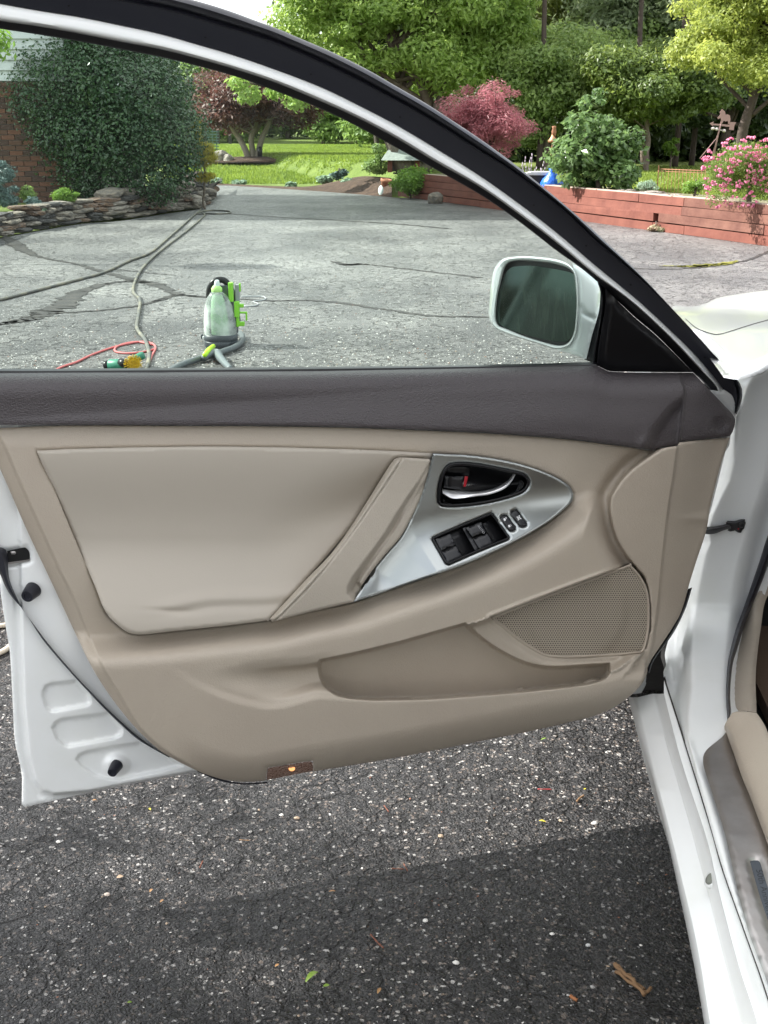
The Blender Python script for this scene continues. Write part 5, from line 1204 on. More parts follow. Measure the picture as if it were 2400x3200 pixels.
plant('thicket_tree', 'fresh green bushy tree between the pink maple and the weathervane, behind the glossy shrub', 'tree', (1500, 40, 2240, 350), 28.5, MIDG, 38000, .115, nc=110, cr=.42, seed=19, depth=.4, lo=.2)
# japanese maples
plant('pink_maple', 'feathery pink red maple beyond the black door frame, left of the glossy shrub', 'tree', (1385, 235, 1665, 515), 21.5, PINKM, 24000, .07, nc=70, cr=.22, seed=21, asp=.22, bark=BARKD, trunk=1540, rt=.04, lo=.3, flat=1.0)
plant('purple_maple', 'spreading purple leaved maple with pale forked trunks on the left lawn', 'tree', (565, 190, 1010, 430), 38, PURP, 42000, .12, nc=90, cr=.55, seed=22, trunk=788, rt=.10, depth=.8, lo=.3, multi=[-1.1, 0.1, .9], flat=.9,
      bark=mat('pale maple bark', (.28, .24, .20), .8, bump=[('n', 10, .5, .03)]))
# far edge of the left lawn
proto = plant('far_tree', 'tall green tree at the far edge of the left lawn, behind the purple maple', 'tree', (560, 90, 860, 470), 66, MIDG, 17000, .30, nc=26, seed=31, group='trees along the far edge of the left lawn')
fl = ['dark bushy tree at the far lawn edge, right of the purple maple', 'far green tree seen over the middle of the left lawn', 'far green tree left of the little brick well house', 'far tree right above the well house roof', 'far tree seen between the holly and the purple maple',
      'far tree farthest left, seen over the holly', 'far tree behind the arbour at the lawn edge', 'distant tree in the gap right of the purple maple crown', 'distant tree beyond the locust limbs', 'distant tree beyond the pink maple']
for k, (px, dd, s) in enumerate(((1010, 63, .75), (1120, 66, .85), (1230, 62, .8), (1330, 58, .9), (520, 70, 1.0), (330, 68, 1.1), (640, 75, .8), (900, 72, 1.1), (1250, 50, 1.0), (1480, 46, 1.0))):
    p = W(px, 400, dd); replant(proto, p[0], dd, s, k * 1.3, fl[k])
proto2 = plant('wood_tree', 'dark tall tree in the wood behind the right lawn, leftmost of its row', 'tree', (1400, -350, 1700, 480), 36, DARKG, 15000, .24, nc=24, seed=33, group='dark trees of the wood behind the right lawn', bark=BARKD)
wl_ = ['dark wood tree behind the gap between cedar and feathery tree', 'dark wood tree behind the cedar', 'dark wood tree behind the silvery tree', 'dark wood tree behind the yellow tipped tree', 'dark wood tree behind the weathervane', 'dark wood tree behind the top right corner', 'dark wood tree behind the feathery tree limbs', 'dark wood tree beyond the straight grey trunk']
for k, (px, dd, s) in enumerate(((1640, 38, 1.0), (1800, 35, 1.1), (1960, 37, 1.0), (2100, 34, 1.05), (2250, 36, 1.1), (2420, 34, 1.1), (1180, 44, 1.1), (1400, 42, 1.0))):
    p = W(px, 400, dd); replant(proto2, p[0], dd, s, k * 1.7 + 1, wl_[k])
# the wood beyond reads as one mass
g = np.random.default_rng(5); cs = []; rs = []
for k in range(110):
    a = g.uniform(-.42, .62); dd = g.uniform(62, 90); x = dd * a; rr = g.uniform(2.5, 4.5)
    cs.append((x, dd, g.uniform(1.5, 9 if a > -.08 else 4.2))); rs.append((rr, rr, rr * .8))
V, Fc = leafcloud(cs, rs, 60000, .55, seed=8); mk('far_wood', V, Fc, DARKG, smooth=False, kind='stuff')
cs = [W(px, py, g.uniform(31.5, 34)) for px, py in zip(g.uniform(1380, 2750, 90), g.uniform(280, 505, 90))]; V, Fc = leafcloud(cs, [(.9, .9, .6)] * 90, 26000, .22, seed=18)
mk('wood_undergrowth', V, Fc, DARKG, smooth=False, kind='stuff')
# holly by the house
hb = [(160, 330, .50, -.2), (130, 190, .50, 0), (230, 120, .62, .1), (360, 130, .60, 0), (455, 185, .52, .2), (520, 270, .42, .3), (545, 370, .36, .3), (560, 470, .36, .2), (180, 300, .75, -.3), (300, 250, .8, -.4), (420, 300, .8, -.5),
      (215, 430, .5, -.3), (260, 420, .75, -.5), (380, 440, .8, -.6), (500, 400, .7, -.4), (540, 520, .42, -.3), (250, 550, .4, -.3), (330, 545, .6, -.5), (460, 550, .6, -.5), (85, 230, .26, 0), (280, 60, .5, 0), (200, 480, .3, 0)]
plant('holly_bush', 'huge dark glossy holly bush in front of the brick house, behind the stacked stone wall', 'bush', (185, 60, 510, 560), 20.3, HOLLY, 85000, .058, nc=30, cr=.36, seed=41, extra=hb, part='foliage', stems='stems', bark=BARKD, depth=.8, asp=.55, bushy=.8, lo=.7)
plant('golden_cypress', 'golden yellow thread leaved shrub at the right end of the stone wall', 'shrub', (592, 445, 684, 592), 21.0, GOLD, 7000, .06, nc=12, cr=.14, seed=42, extra=[(606, 405, .13, 0), (612, 380, .09, 0), (604, 435, .15, 0)], asp=.2, part='foliage', stems='stems', droop=1)
plant('dwarf_blue_spruce', 'rounded silvery blue dwarf spruce beside the brick wall at the left edge', 'shrub', (-130, 478, 74, 665), 17.6, BLUE, 16000, .05, nc=30, cr=.12, seed=43, asp=.25, part='foliage', stems='stems', bushy=.8, bark=BARKD)
plant('small_shrub', 'low fresh green shrub with narrow leaves above the stone wall', 'shrub', (140, 575, 250, 652), 17.9, FRESH, 4000, .035, nc=12, cr=.08, seed=44, asp=.3, part='foliage', stems='stems')
plant('small_shrub', 'small round blue green sedum right of the dwarf spruce', 'shrub', (78, 608, 136, 656), 17.4, BLUE, 1800, .03, nc=8, cr=.07, seed=45, part='foliage', stems='stems')
plant('small_shrub', 'dark green low shrub between the dwarf spruce and the brick wall', 'shrub', (60, 565, 108, 640), 18.0, MIDG, 1800, .035, nc=8, cr=.08, seed=46, part='foliage', stems='stems')
plant('small_shrub', 'tiny pale yellow green tuft on top of the low stones', 'shrub', (90, 640, 155, 668), 17.0, HOST, 800, .03, nc=7, cr=.05, seed=47, part='foliage', stems='stems')
# viburnum with big single leaves
vb = plant('viburnum', 'glossy large leaved green shrub standing on the timber wall', 'shrub', (1730, 300, 2020, 635), 18.7, VIB, 10000, .10, nc=80, cr=.20, seed=51, asp=.62, part='leaves', stems='stems', flat=.8, droop=.5, lo=.1, low=-1,
      extra=[(1830, 320, .12, 0), (1870, 290, .10, 0), (1990, 420, .14, 0), (1770, 500, .18, -.1), (1780, 560, .16, -.2), (1960, 540, .18, -.1)], depth=.8)
# pink spirea spilling over the wall
sp = plant('pink_spirea', 'pink flowering bush spilling over the timber wall at the right edge', 'flowering bush', (2215, 430, 2480, 640), 14.9, leafmat('spirea leaves', (.07, .13, .025), (.19, .27, .05), (.32, .38, .09), sc=6), 26000, .030, nc=80, cr=.16, seed=52, asp=.35,
      part='foliage', stems='stems', extra=[(2230, 560, .12, -.2), (2230, 625, .10, -.4), (2260, 600, .14, -.3), (2215, 520, .08, 0)])
PINKF = mat('pink blossom', (.62, .13, .26), .7, var=(30, (.78, .30, .42), .4, .6)); mf = MB()
for k in range(280):
    while True:
        px, py = g.uniform(2195, 2500), g.uniform(425, 650)
        if ((px - 2350) / 170) ** 2 + ((py - 545) / 125) ** 2 < 1 or (px < 2270 and 520 < py < 620): break
    dz = .3 * math.sqrt(max(0, 1 - ((px - 2350) / 170) ** 2 * .9)); c = W(px, py, 14.9 - dz - g.uniform(0, .1)); s_ = g.uniform(.009, .026)
    for q in range(6): mf.box(c + g.normal(0, s_ * .6, 3) * (1, .5, .5), (s_, s_, s_ * .5), g.random() * 3, (g.random() * 2, g.random() * 2))
mk('blossoms', np.concatenate(mf.v), mf.f, PINKF, sp, smooth=False, kind='stuff')
plant('climbing_shrub', 'fresh green bush spilling over the left end of the timber wall', 'bush', (1215, 500, 1345, 628), 24.3, FRESH, 7000, .055, nc=18, cr=.18, seed=53, part='foliage', stems='stems')
plant('young_tree', 'thin leafy sapling standing in the mulch left of the well house', 'sapling', (1140, 440, 1225, 560), 27.5, MIDG, 2600, .07, nc=12, cr=.17, seed=54, part='foliage', stems='stems')
for k, (bx, dd, lb) in enumerate((((655, 553, 690, 582), 30.5, 'pale hosta at the left end of the mulch bed'), ((725, 560, 775, 585), 30.6, 'pale hosta second from the left in the mulch bed'), ((890, 566, 935, 592), 29.6, 'pale hosta at the middle of the mulch bed'),
                                 ((985, 545, 1040, 575), 29, 'large variegated hosta clump on the mulch mound'), ((1030, 528, 1090, 562), 29.5, 'blue green hosta behind the variegated clump'), ((1075, 558, 1100, 580), 28, 'small hosta on the dark mulch slope'))):
    plant('hosta', lb, 'plant', bx, dd, HOST if k != 4 else BLUE, 500, .09, nc=6, cr=.09, seed=60 + k, asp=.6, part='leaves', stems='stems', flat=1.2, group='hostas along the mulch bed')
plant('wall_sedum', 'pinkish green sedum growing at the foot of the timber wall', 'plant', (2008, 703, 2092, 731), 16.35, leafmat('pink sedum', (.35, .16, .13), (.32, .40, .22), sc=9, trans=.1), 1300, .028, nc=12, cr=.045, seed=70, part='leaves', stems='stems', low=-.2)
plant('wall_plant', 'low fresh green plants on the wall top just left of the pink bush', 'plant', (2130, 560, 2215, 612), 16.1, FRESH, 2600, .028, nc=12, cr=.07, seed=71, part='leaves', stems='stems')
plant('wall_plant', 'small grey green plants among the pale stones on the wall', 'plant', (1980, 560, 2060, 605), 17.5, HOST, 1500, .028, nc=10, cr=.06, seed=72, part='leaves', stems='stems')
plant('wood_edge_fern', 'bright green seedling at the dark edge of the wood', 'plant', (2070, 422, 2130, 490), 27, FRESH, 900, .08, nc=8, cr=.13, seed=73, part='leaves', stems='stems')
plant('near_branch', 'bright fresh leaves hanging in at the top left corner of the window', 'tree', (-260, 60, 36, 200), 12.5, FRESH, 1100, .085, nc=10, cr=.2, seed=75, asp=.35, part='leaves', stems='stems', rt=.025)
# lavender spikes
p0 = W(1655, 545, 20); lv = empty('lavender', (p0[0], 20, LZ(p0[0], 20) - .02), 'few pale lavender flower spikes between the pink maple and the dark tub', 'plant'); LVM = mat('pale lavender', (.55, .48, .55), .8)
for k in range(18):
    px = g.uniform(1605, 1700); p = W(px, 545, 20 + g.uniform(-.2, .3)); p[2] = LZ(p[0], p[1]) - .02; h = g.uniform(.2, .5); mb = MB(); mb.tube([p, p + (g.normal(0, .05), 0, h)], .004, 3)
    for q in range(5): mb.box(p + np.array([g.normal(0, .010), 0, h * (.55 + .11 * q)]), (.010, .010, .035), g.random())
    mb.out('flower_spike', LVM, lv, smooth=False)
# lawn blades
def blades(name, n, fn, h, m_):
    g2 = np.random.default_rng(3); x, y = fn(g2, n); z = terrain(x, y) - .035
    a = g2.random(n) * 6.28; w_ = .006 + y * .0006; hh = h * g2.uniform(.5, 1.2, n); lx, ly = g2.normal(0, .012, n), g2.normal(0, .012, n)
    V = np.stack([np.stack([x - np.cos(a) * w_, y - np.sin(a) * w_, z], 1), np.stack([x + np.cos(a) * w_, y + np.sin(a) * w_, z], 1), np.stack([x + lx, y + ly, z + hh], 1)], 1).reshape(-1, 3)
    return mk(name, V, np.arange(n * 3).reshape(-1, 3), m_, smooth=False, kind='stuff')
GB = leafmat('grass blades', (.13, .20, .03), (.25, .33, .06), (.38, .44, .10), sc=.7, trans=.4)
blades('lawn_grass', 70000, lambda r_, n: ((lambda y: (r_.uniform(-.17, .04, n) * y, y))(r_.uniform(31, 60, n))), .07, GB)
def _up(r_, n):
    sd = r_.uniform(.9, 12, n); al = r_.uniform(-2, 14, n); return wallA[0] + wd[0] * al + wn[0] * sd, wallA[1] + wd[1] * al + wn[1] * sd
blades('upper_lawn_grass', 110000, _up, .055, GB)

# ------------------------------------------------------------------ brick house
HY = 19.9; zb = W(0, 252, HY)[2]
hx0, hx1 = W(-900, 400, HY)[0], W(215, 400, HY)[0]
house = empty('brick_house', ((hx0 + hx1) / 2, HY + 3, 0), 'brown brick house with pale siding above, behind the holly at the left edge', 'house')
MORT = mat('mortar', (.30, .27, .24), .95, bump=[('n', 90, .5, .003)]); BR = [mat('brown brick', (.10, .050, .036), .9, bump=[('n', 60, .6, .004)]), mat('dark brick', (.065, .036, .03), .9, bump=[('n', 60, .6, .004)]), mat('red brick', (.14, .062, .042), .9, bump=[('n', 60, .6, .004)])]
mb = MB(); mb.box(((hx0 + hx1) / 2, HY + 3.06, zb / 2 - .1), (hx1 - hx0, 6, zb + .2)); mb.out('wall', MORT, house, smooth=False)
CHh, BL = .0785, .214
bm_ = []
for m_ in BR:
    q = MB(); q.box((0, 0, 0), (BL - .011, .07, CHh - .012)); bm_.append(me('brick', np.concatenate(q.v), q.f, m_, False))
nb_ = 0; rest = MB(); vis = W(-40, 400, HY)[0]; vr = W(195, 400, HY)[0]
for r_ in range(int(zb / CHh)):
    z = .02 + CHh * (r_ + .5); x = hx0 + (BL / 2 if r_ % 2 else 0) + BL / 2
    while x < hx1 - BL / 2:
        if vis < x < vr and z > .35 and nb_ < 295:
            o = bpy.data.objects.new('brick', bm_[random.choice((0, 0, 1, 2))]); o.location = (x, HY + .046 + random.uniform(-.003, .003), z); COL.objects.link(o); o.parent = house
            o.matrix_parent_inverse = Matrix.Translation(-Vector(house.location)); nb_ += 1
        else: rest.box((x, HY + .046, z), (BL - .011, .07, CHh - .012))
        x += BL
mk('brickwork', np.concatenate(rest.v), rest.f, BR[0], house, smooth=False, kind='stuff')
SID = mat('pale grey vinyl siding', (.50, .53, .54), .6, bump=[('n', 8, .1, .003)])
for k in range(22):
    z = zb + .152 * k; q = MB(); q.add([(hx0, HY + .02, z), (hx1, HY + .02, z), (hx1, HY + .05, z + .152), (hx0, HY + .05, z + .152), (hx0, HY + .08, z), (hx1, HY + .08, z), (hx1, HY + .08, z + .152), (hx0, HY + .08, z + .152)],
          [(0, 1, 2, 3), (4, 7, 6, 5), (0, 4, 5, 1), (3, 2, 6, 7), (1, 5, 6, 2), (0, 3, 7, 4)]); q.out('siding_board', SID, house, smooth=False)
q = MB(); q.box(((hx0 + hx1) / 2, HY + 3.06, zb + 1.75), (hx1 - hx0 - .1, 5.9, 3.5)); q.out('upper_wall', SID, house, smooth=False)
q = MB(); q.add([(hx0 - .3, HY - .4, zb + 3.4), (hx1 + .3, HY - .4, zb + 3.4), (hx1 + .3, HY + 3, zb + 5.2), (hx0 - .3, HY + 3, zb + 5.2), (hx1 + .3, HY + 6.5, zb + 3.4), (hx0 - .3, HY + 6.5, zb + 3.4)],
          [(0, 1, 2, 3), (3, 2, 4, 5), (0, 5, 4, 1), (0, 3, 5), (1, 4, 2)]); q.out('roof', mat('dark shingles', (.06, .055, .05), .9), house, smooth=False)

# ------------------------------------------------------------------ stacked stone wall
def rock(seed, m_, squash=.5):
    r_ = np.random.default_rng(seed); import bmesh
    b = bmesh.new(); bmesh.ops.create_icosphere(b, subdivisions=2, radius=.5)
    for v in b.verts:
        c = v.co; k = max(abs(c.x), abs(c.y), abs(c.z)); v.co = c * (.5 / k) * .55 + c * .45; v.co *= 1 + r_.normal(0, .05)
    m = bpy.data.meshes.new('stone'); b.to_mesh(m); b.free(); m.materials.append(m_); return m
STN = [mat('grey slate stone', (.16, .145, .13), .9, bump=[('n', 6, .9, .08), ('n', 30, .6, .02)], var=(4, (.30, .25, .20), .4, .65)), mat('pale stone', (.34, .30, .26), .9, bump=[('n', 6, .9, .08)], var=(4, (.20, .17, .15), .4, .65)),
       mat('rusty stone', (.24, .15, .10), .9, bump=[('n', 6, .9, .08)], var=(4, (.14, .12, .11), .4, .65)), mat('dark slate', (.075, .070, .068), .9, bump=[('n', 6, .9, .08)])]
RK = [rock(k, STN[k % 4]) for k in range(12)]
wp = resample(G([(-330, 860), (-100, 775), (0, 742), (120, 718), (250, 697), (380, 684), (520, 664), (600, 652), (650, 640), (664, 612)]), 240)
WLn = np.r_[0, np.cumsum(np.linalg.norm(np.diff(wp, axis=0), axis=1))]
mb = MB(); sw = empty('stone_wall', tuple(wp[120]), 'low dry stacked stone wall of flat grey slabs along the left of the drive', 'wall')
s_ = 0; cnt = 0
hmax = lambda s: float(np.interp(s / WLn[-1], [0, .3, .45, .62, .75, .9, 1], [.30, .26, .30, .36, .42, .50, .40]))
z = 0; k = 0
while z < .5:
    th = random.uniform(.045, .075) if z < .3 else random.uniform(.07, .11); s_ = random.uniform(0, .2)
    while s_ < WLn[-1] - .1:
        ln = random.uniform(.22, .62) * (1 if s_ < WLn[-1] * .7 else .75); m = s_ + ln / 2
        if z < hmax(m) - random.uniform(0, .05) and cnt < 300:
            i_ = int(np.searchsorted(WLn, min(m, WLn[-1] - .01))); i_ = max(1, min(i_, 238)); p = wp[i_]; t = wp[i_ + 1] - wp[i_ - 1]; a = math.atan2(t[1], t[0])
            o = bpy.data.objects.new('stone', RK[random.choice((0, 4, 8, 3, 7, 0, 1, 5, 2, 6, 11))]); back = z * .35 + random.uniform(-.03, .04)
            nx2, ny2 = -math.sin(a), math.cos(a)
            o.location = (p[0] + nx2 * (back + .12), p[1] + ny2 * (back + .12), z + th / 2); o.scale = (ln * 1.04, random.uniform(.26, .40), th * 1.15)
            o.rotation_euler = (random.gauss(0, .05), random.gauss(0, .05), a + random.gauss(0, .10)); COL.objects.link(o); o.parent = sw; o.matrix_parent_inverse = Matrix.Translation(-Vector(sw.location)); cnt += 1
        s_ += ln * .97
    z += th * .92
for k, (px, py, dd, sx_, sz_, rz) in enumerate(((545, 595, 21.8, .62, .20, .1), (590, 620, 21.5, .50, .16, -.5), (640, 600, 23.0, .45, .16, .9), (575, 575, 22.6, .5, .12, .2), (620, 640, 21.2, .25, .18, .3), (655, 590, 25, .4, .15, 1.3), (618, 575, 24.5, .4, .12, .5), (505, 640, 20.4, .5, .16, 0))):
    p = W(px, py, dd); o = bpy.data.objects.new('boulder', RK[(1, 5, 0, 1, 5, 2, 1, 1)[k]]); o.location = (p[0], p[1], p[2]); o.scale = (sx_, .35, sz_); o.rotation_euler = (0, .1, rz); COL.objects.link(o); o.parent = sw; o.matrix_parent_inverse = Matrix.Translation(-Vector(sw.location))
# planting soil behind it
sp_ = [tuple(p) for p in (wp + np.array([0, .22, 0]))[::12]]; sp2 = [(p[0] - .2, p[1] + 3.2, .26) for p in sp_]; n = len(sp_)
mk('planting_bed', [(x, y, .20) for x, y, _ in sp_] + sp2, [(i, i + 1, n + i + 1, n + i) for i in range(n - 1)], mat('dark bed soil', (.035, .025, .02), .95, bump=[('n', 30, .9, .03)]), kind='structure')

# ------------------------------------------------------------------ timber wall
TIM = mat('red stained timber', (.125, .036, .024), .8, bump=[('n', 22, .5, .01), ('n', 90, .3, .003)], var=(3.5, (.20, .068, .045), .3, .7, 9)); TIM2 = mat('red stained timber worn', (.095, .032, .022), .8, bump=[('n', 22, .6, .01)], var=(4, (.18, .08, .055), .3, .7, 9))
TOPT = mat('weathered timber top', (.42, .33, .27), .85, bump=[('n', 22, .5, .01)])
tw = empty('timber_wall', tuple((np.append((wallA + wallB) / 2, 0))), 'red stained stacked timber retaining wall along the right of the drive', 'wall')
Lw_ = float(np.linalg.norm(wallB - wallA)); aw = math.atan2(wd[1], wd[0]); hT = .112
def px2s(px):
    r_ = (px - 1200) / 3893.; a_ = wallA; t = (r_ * a_[1] - a_[0]) / (wd[0] - r_ * wd[1]); return t
joints = [[-1.4, px2s(1500), px2s(1760), px2s(2040), N1([(1043, 0)])[0][0], 2600, 3100], [-1.4, px2s(1640), N1([(845, 0)])[0][0], 2390, 3000], [-1.4, px2s(1560), N1([(1010, 0)])[0][0], 2580, 3200], [-1.4, px2s(1700), N1([(685, 0)])[0][0], N1([(1018, 0)])[0][0], N1([(1567, 0)])[0][0], 2700, 3300]]
def grid_box(L_, Wd, H, m_, nm):
    q = MB(); q.box((0, 0, 0), (L_, Wd, H)); return me(nm, np.concatenate(q.v), q.f, m_, False)
for row in range(4):
    js = sorted([-1.4] + [px2s(j) if j > 1000 else j for j in joints[row][1:]])
    js = [j for j in js if j < 13]
    for k in range(len(js) - 1):
        a, b = js[k], js[k + 1]
        if row == 1 and abs(b - px2s(N1([(845, 0)])[0][0])) < .01: b_ = px2s(N1([(808, 0)])[0][0])
        else: b_ = b
        L_ = b_ - a - .012
        if L_ < .1: continue
        m_ = me('timber', *(lambda q: (np.concatenate(q.v), q.f))(MB().box((0, 0, 0), (L_, .13, hT - .006), j=.0025)), random.choice((TIM, TIM, TIM2)), False)
        c = wallA + wd * (a + L_ / 2) + wn * (.06 + random.uniform(-.007, .007) + row * .006)
        o = bpy.data.objects.new('timber', m_); o.location = (c[0], c[1], hT * (row + .5) + .01 - (.0 if row else .01)); o.rotation_euler = (random.gauss(0, .012), random.gauss(0, .0015), aw); COL.objects.link(o); o.parent = tw; o.matrix_parent_inverse = Matrix.Translation(-Vector(tw.location))
q = MB()
for k in range(7):
    a = -1.4 + k * 1.9; c = wallA + wd * (a + .95) + wn * .085; q2 = MB(); q2.box((c[0], c[1], hT * 4 + .012), (1.87, .12, .012), aw, j=.001); q2.out('cap_board', TOPT, tw, smooth=False)
c = wallA + wd * 5 + wn * .16; q = MB(); q.box((c[0], c[1], .19), (13, .04, .40), aw); q.out('wall_backing', VOID, tw, smooth=False)
sd_ = [(.10, .405), (.9, .42), (1.3, .40), (1.5, .30)]; V = []
for off, z_ in sd_:
    for k in range(30): c = wallA + wd * (-1.6 + k * .5) + wn * off; V.append((c[0], c[1], z_ + rng.normal(0, .008)))
mk('wall_top_soil', V, [(j * 30 + i, j * 30 + i + 1, (j + 1) * 30 + i + 1, (j + 1) * 30 + i) for j in range(3) for i in range(29)], mat('light dusty soil', (.20, .16, .11), .95, bump=[('n', 30, .9, .03)], var=(4, (.10, .12, .04), .4, .65)), kind='structure')
# stones and things on the wall top
for k, (px, dd, r_, m_) in enumerate(((1945, 17.9, .09, 1), (1975, 17.6, .13, 0), (2010, 17.2, .10, 1), (2045, 16.9, .17, 1), (2085, 16.6, .12, 0), (2120, 16.2, .15, 1), (2150, 16.0, .10, 1), (2068, 17.3, .10, 2))):
    p = W(px, 590, dd); o = bpy.data.objects.new('flat_stone', RK[m_ if m_ else 0]); z_ = LZ(p[0], dd + .1); o.location = (p[0], dd + .1, z_ + r_ * .1); o.scale = (r_ * 1.5, r_ * 1.2, r_ * .55); o.rotation_euler = (0, 0, k); COL.objects.link(o)
    tag(o, ['small pale stone just right of the glossy shrub', 'grey flat stone second right of the glossy shrub', 'pale stone left of the wire edging corner', 'long pale slab below the wire edging corner', 'grey slab below the middle of the wire edging', 'pale slab below the right half of the wire edging',
            'small pale stone nearest the pink bush', 'rusty stone just behind the row of pale slabs'][k], 'stone', 'stones on top of the timber wall')

# ------------------------------------------------------------------ garden things
def GB_(px, py, Y): return W(px, py, Y)
RUST = mat('rusty iron', (.30, .14, .075), .8, bump=[('n', 40, .5, .005)])
wf = empty('wire_edging', tuple(W(2130, 575, 17.6)), 'low rusty wire edging on the upper lawn left of the pink bush', 'edging')
A_ = W(2058, 528, 18.2); B_ = W(2205, 534, 17.0)
q = MB(); q.tube([A_, B_], .006, 5); q.tube([A_ - (0, 0, .03), B_ - (0, 0, .03)], .004, 5); q.out('rail', RUST, wf)
for k in range(14):
    p = A_ + (B_ - A_) * k / 13; q = MB(); q.tube([p + (0, 0, .012 if k else .05), (p[0], p[1], LZ(p[0], p[1]) - .02)], .008 if k == 0 else .0035, 5); q.out('wire', RUST, wf)
WV = mat('pinkish rusted steel', (.32, .20, .19), .8, bump=[('n', 30, .3, .004)])
Yv = 24.0; foot = W(2205, 500, Yv); vane = empty('weathervane', (foot[0], Yv, LZ(foot[0], Yv) - .03), 'rusted running horse weathervane with an arrow, in front of the dark wood', 'weathervane')
def flat(name, pts, th, m_, par, Y=Yv):
    P = [W(px, py, Y) for px, py in pts]; n = len(P); V = [p + (0, -th / 2, 0) for p in P] + [p + (0, th / 2, 0) for p in P]
    o = mk(name, V, [tuple(range(n)), tuple(range(n, 2 * n))[::-1]] + [(i, (i + 1) % n, n + (i + 1) % n, n + i) for i in range(n)], m_, par, smooth=False); fixn(o.data); return o
flat('horse', K12([(1362, 85), (1380, 100), (1384, 122), (1395, 118), (1412, 125), (1416, 150), (1410, 180), (1402, 182), (1398, 160), (1385, 165), (1372, 160), (1358, 182), (1348, 180), (1356, 160), (1352, 142), (1336, 150), (1330, 138), (1345, 128), (1352, 118), (1345, 108), (1352, 100)]), .012, WV, vane)
flat('arrow', K12([(1280, 178), (1308, 165), (1302, 178), (1408, 186), (1415, 168), (1452, 170), (1440, 195), (1436, 222), (1408, 218), (1410, 200), (1300, 188), (1304, 198)]), .012, WV, vane)
q = MB(); q.tube([W(*K12([(1352, 182)])[0], Yv), W(*K12([(1335, 250)])[0], Yv), W(*K12([(1300, 400)])[0], Yv) - (0, 0, .1)], .016, 6); q.out('post', WV, vane)
q = MB()
for a, b in (((1300, 210), (1375, 226)),): q.tube([W(*K12([a])[0], Yv), W(*K12([b])[0], Yv)], .010, 5)
for c in ((1302, 211), (1325, 214), (1374, 225)): q.lathe(W(*K12([c])[0], Yv), [(.005, -.03), (.03, -.02), (.035, 0), (.03, .02), (.005, .03)], 8)
q.out('cups', mat('pale cup metal', (.55, .5, .48), .5), vane)
q = MB()
for k in (-1, 1): q.tube([W(*K12([(1335, 262)])[0], Yv), W(1240 + 965 + k * 18, 495, Yv)], .008, 5)
q.out('brace', WV, vane)
ft = W(1722, 505, 23); tch = empty('garden_torch', (ft[0], 23, LZ(ft[0], 23) - .03), 'tall thin rusty garden torch left of the glossy shrub', 'garden torch')
q = MB(); q.tube([W(*K12([(243, 420)])[0], 23) - (0, 0, .1), W(*K12([(262, 305)])[0], 23), W(*K12([(272, 215)])[0], 23)], .016, 6); q.out('pole', RUST, tch)
q = MB(); q.lathe(W(*K12([(264, 290)])[0], 23), [(.02, .12), (.04, .06), (.09, 0), (.08, -.03), (.02, -.05)], 10); q.out('shade', mat('copper shade', (.45, .24, .14), .5, metal=.5), tch)
q = MB(); q.lathe(W(*K12([(272, 232)])[0], 23), [(.03, -.08), (.045, 0), (.03, .06), (.045, .09), (.02, .1)], 10); q.out('finial', RUST, tch)
# dark tub with grey lid and the blue bag
p = W(1682, 578, 19.9); zt = LZ(p[0], 19.7); tub = empty('storage_tub', (p[0], 19.7, zt), 'black storage tub with a pale grey lid on the wall top', 'tub')
q = MB(); q.add([(p[0] + x, 19.7 + y, zt + z) for z, s in ((0, .85), (.17, 1)) for x, y in ((-.2 * s, -.14 * s), (.2 * s, -.14 * s), (.2 * s, .14 * s), (-.2 * s, .14 * s))], [(0, 3, 2, 1), (4, 5, 6, 7), (0, 1, 5, 4), (1, 2, 6, 5), (2, 3, 7, 6), (3, 0, 4, 7)]); q.out('bin', BLACK, tub, smooth=False)
q = MB(); q.box((p[0], 19.7, zt + .19), (.44, .32, .035)); q.box((p[0], 19.7, zt + .215), (.34, .24, .02)); q.out('lid', mat('pale grey lid', (.45, .46, .47), .6), tub, smooth=False)
p = W(1724, 580, 19.5); V = []; n1 = 22
for i_, (rr, zz) in enumerate(((.15, 0), (.155, .05), (.12, .12), (.07, .19), (.035, .23), (.05, .27), (.02, .28))):
    for k in range(n1): a = k * 6.283 / n1; w_ = rr * (1 + .16 * math.sin(k * 2.9 + i_) + rng.normal(0, .05)); V.append((p[0] + w_ * math.cos(a), p[1] + w_ * math.sin(a) * .8, LZ(p[0], 19.5) + zz))
mk('blue_bag', V, [(i_ * n1 + k, i_ * n1 + (k + 1) % n1, (i_ + 1) * n1 + (k + 1) % n1, (i_ + 1) * n1 + k) for i_ in range(6) for k in range(n1)] + [tuple(6 * n1 + k for k in range(n1))], mat('blue plastic bag', (.02, .13, .62), .35, bump=[('n', 20, .8, .02)]), base=True,
   label='crumpled bright blue plastic bag beside the black tub', cat='bag')
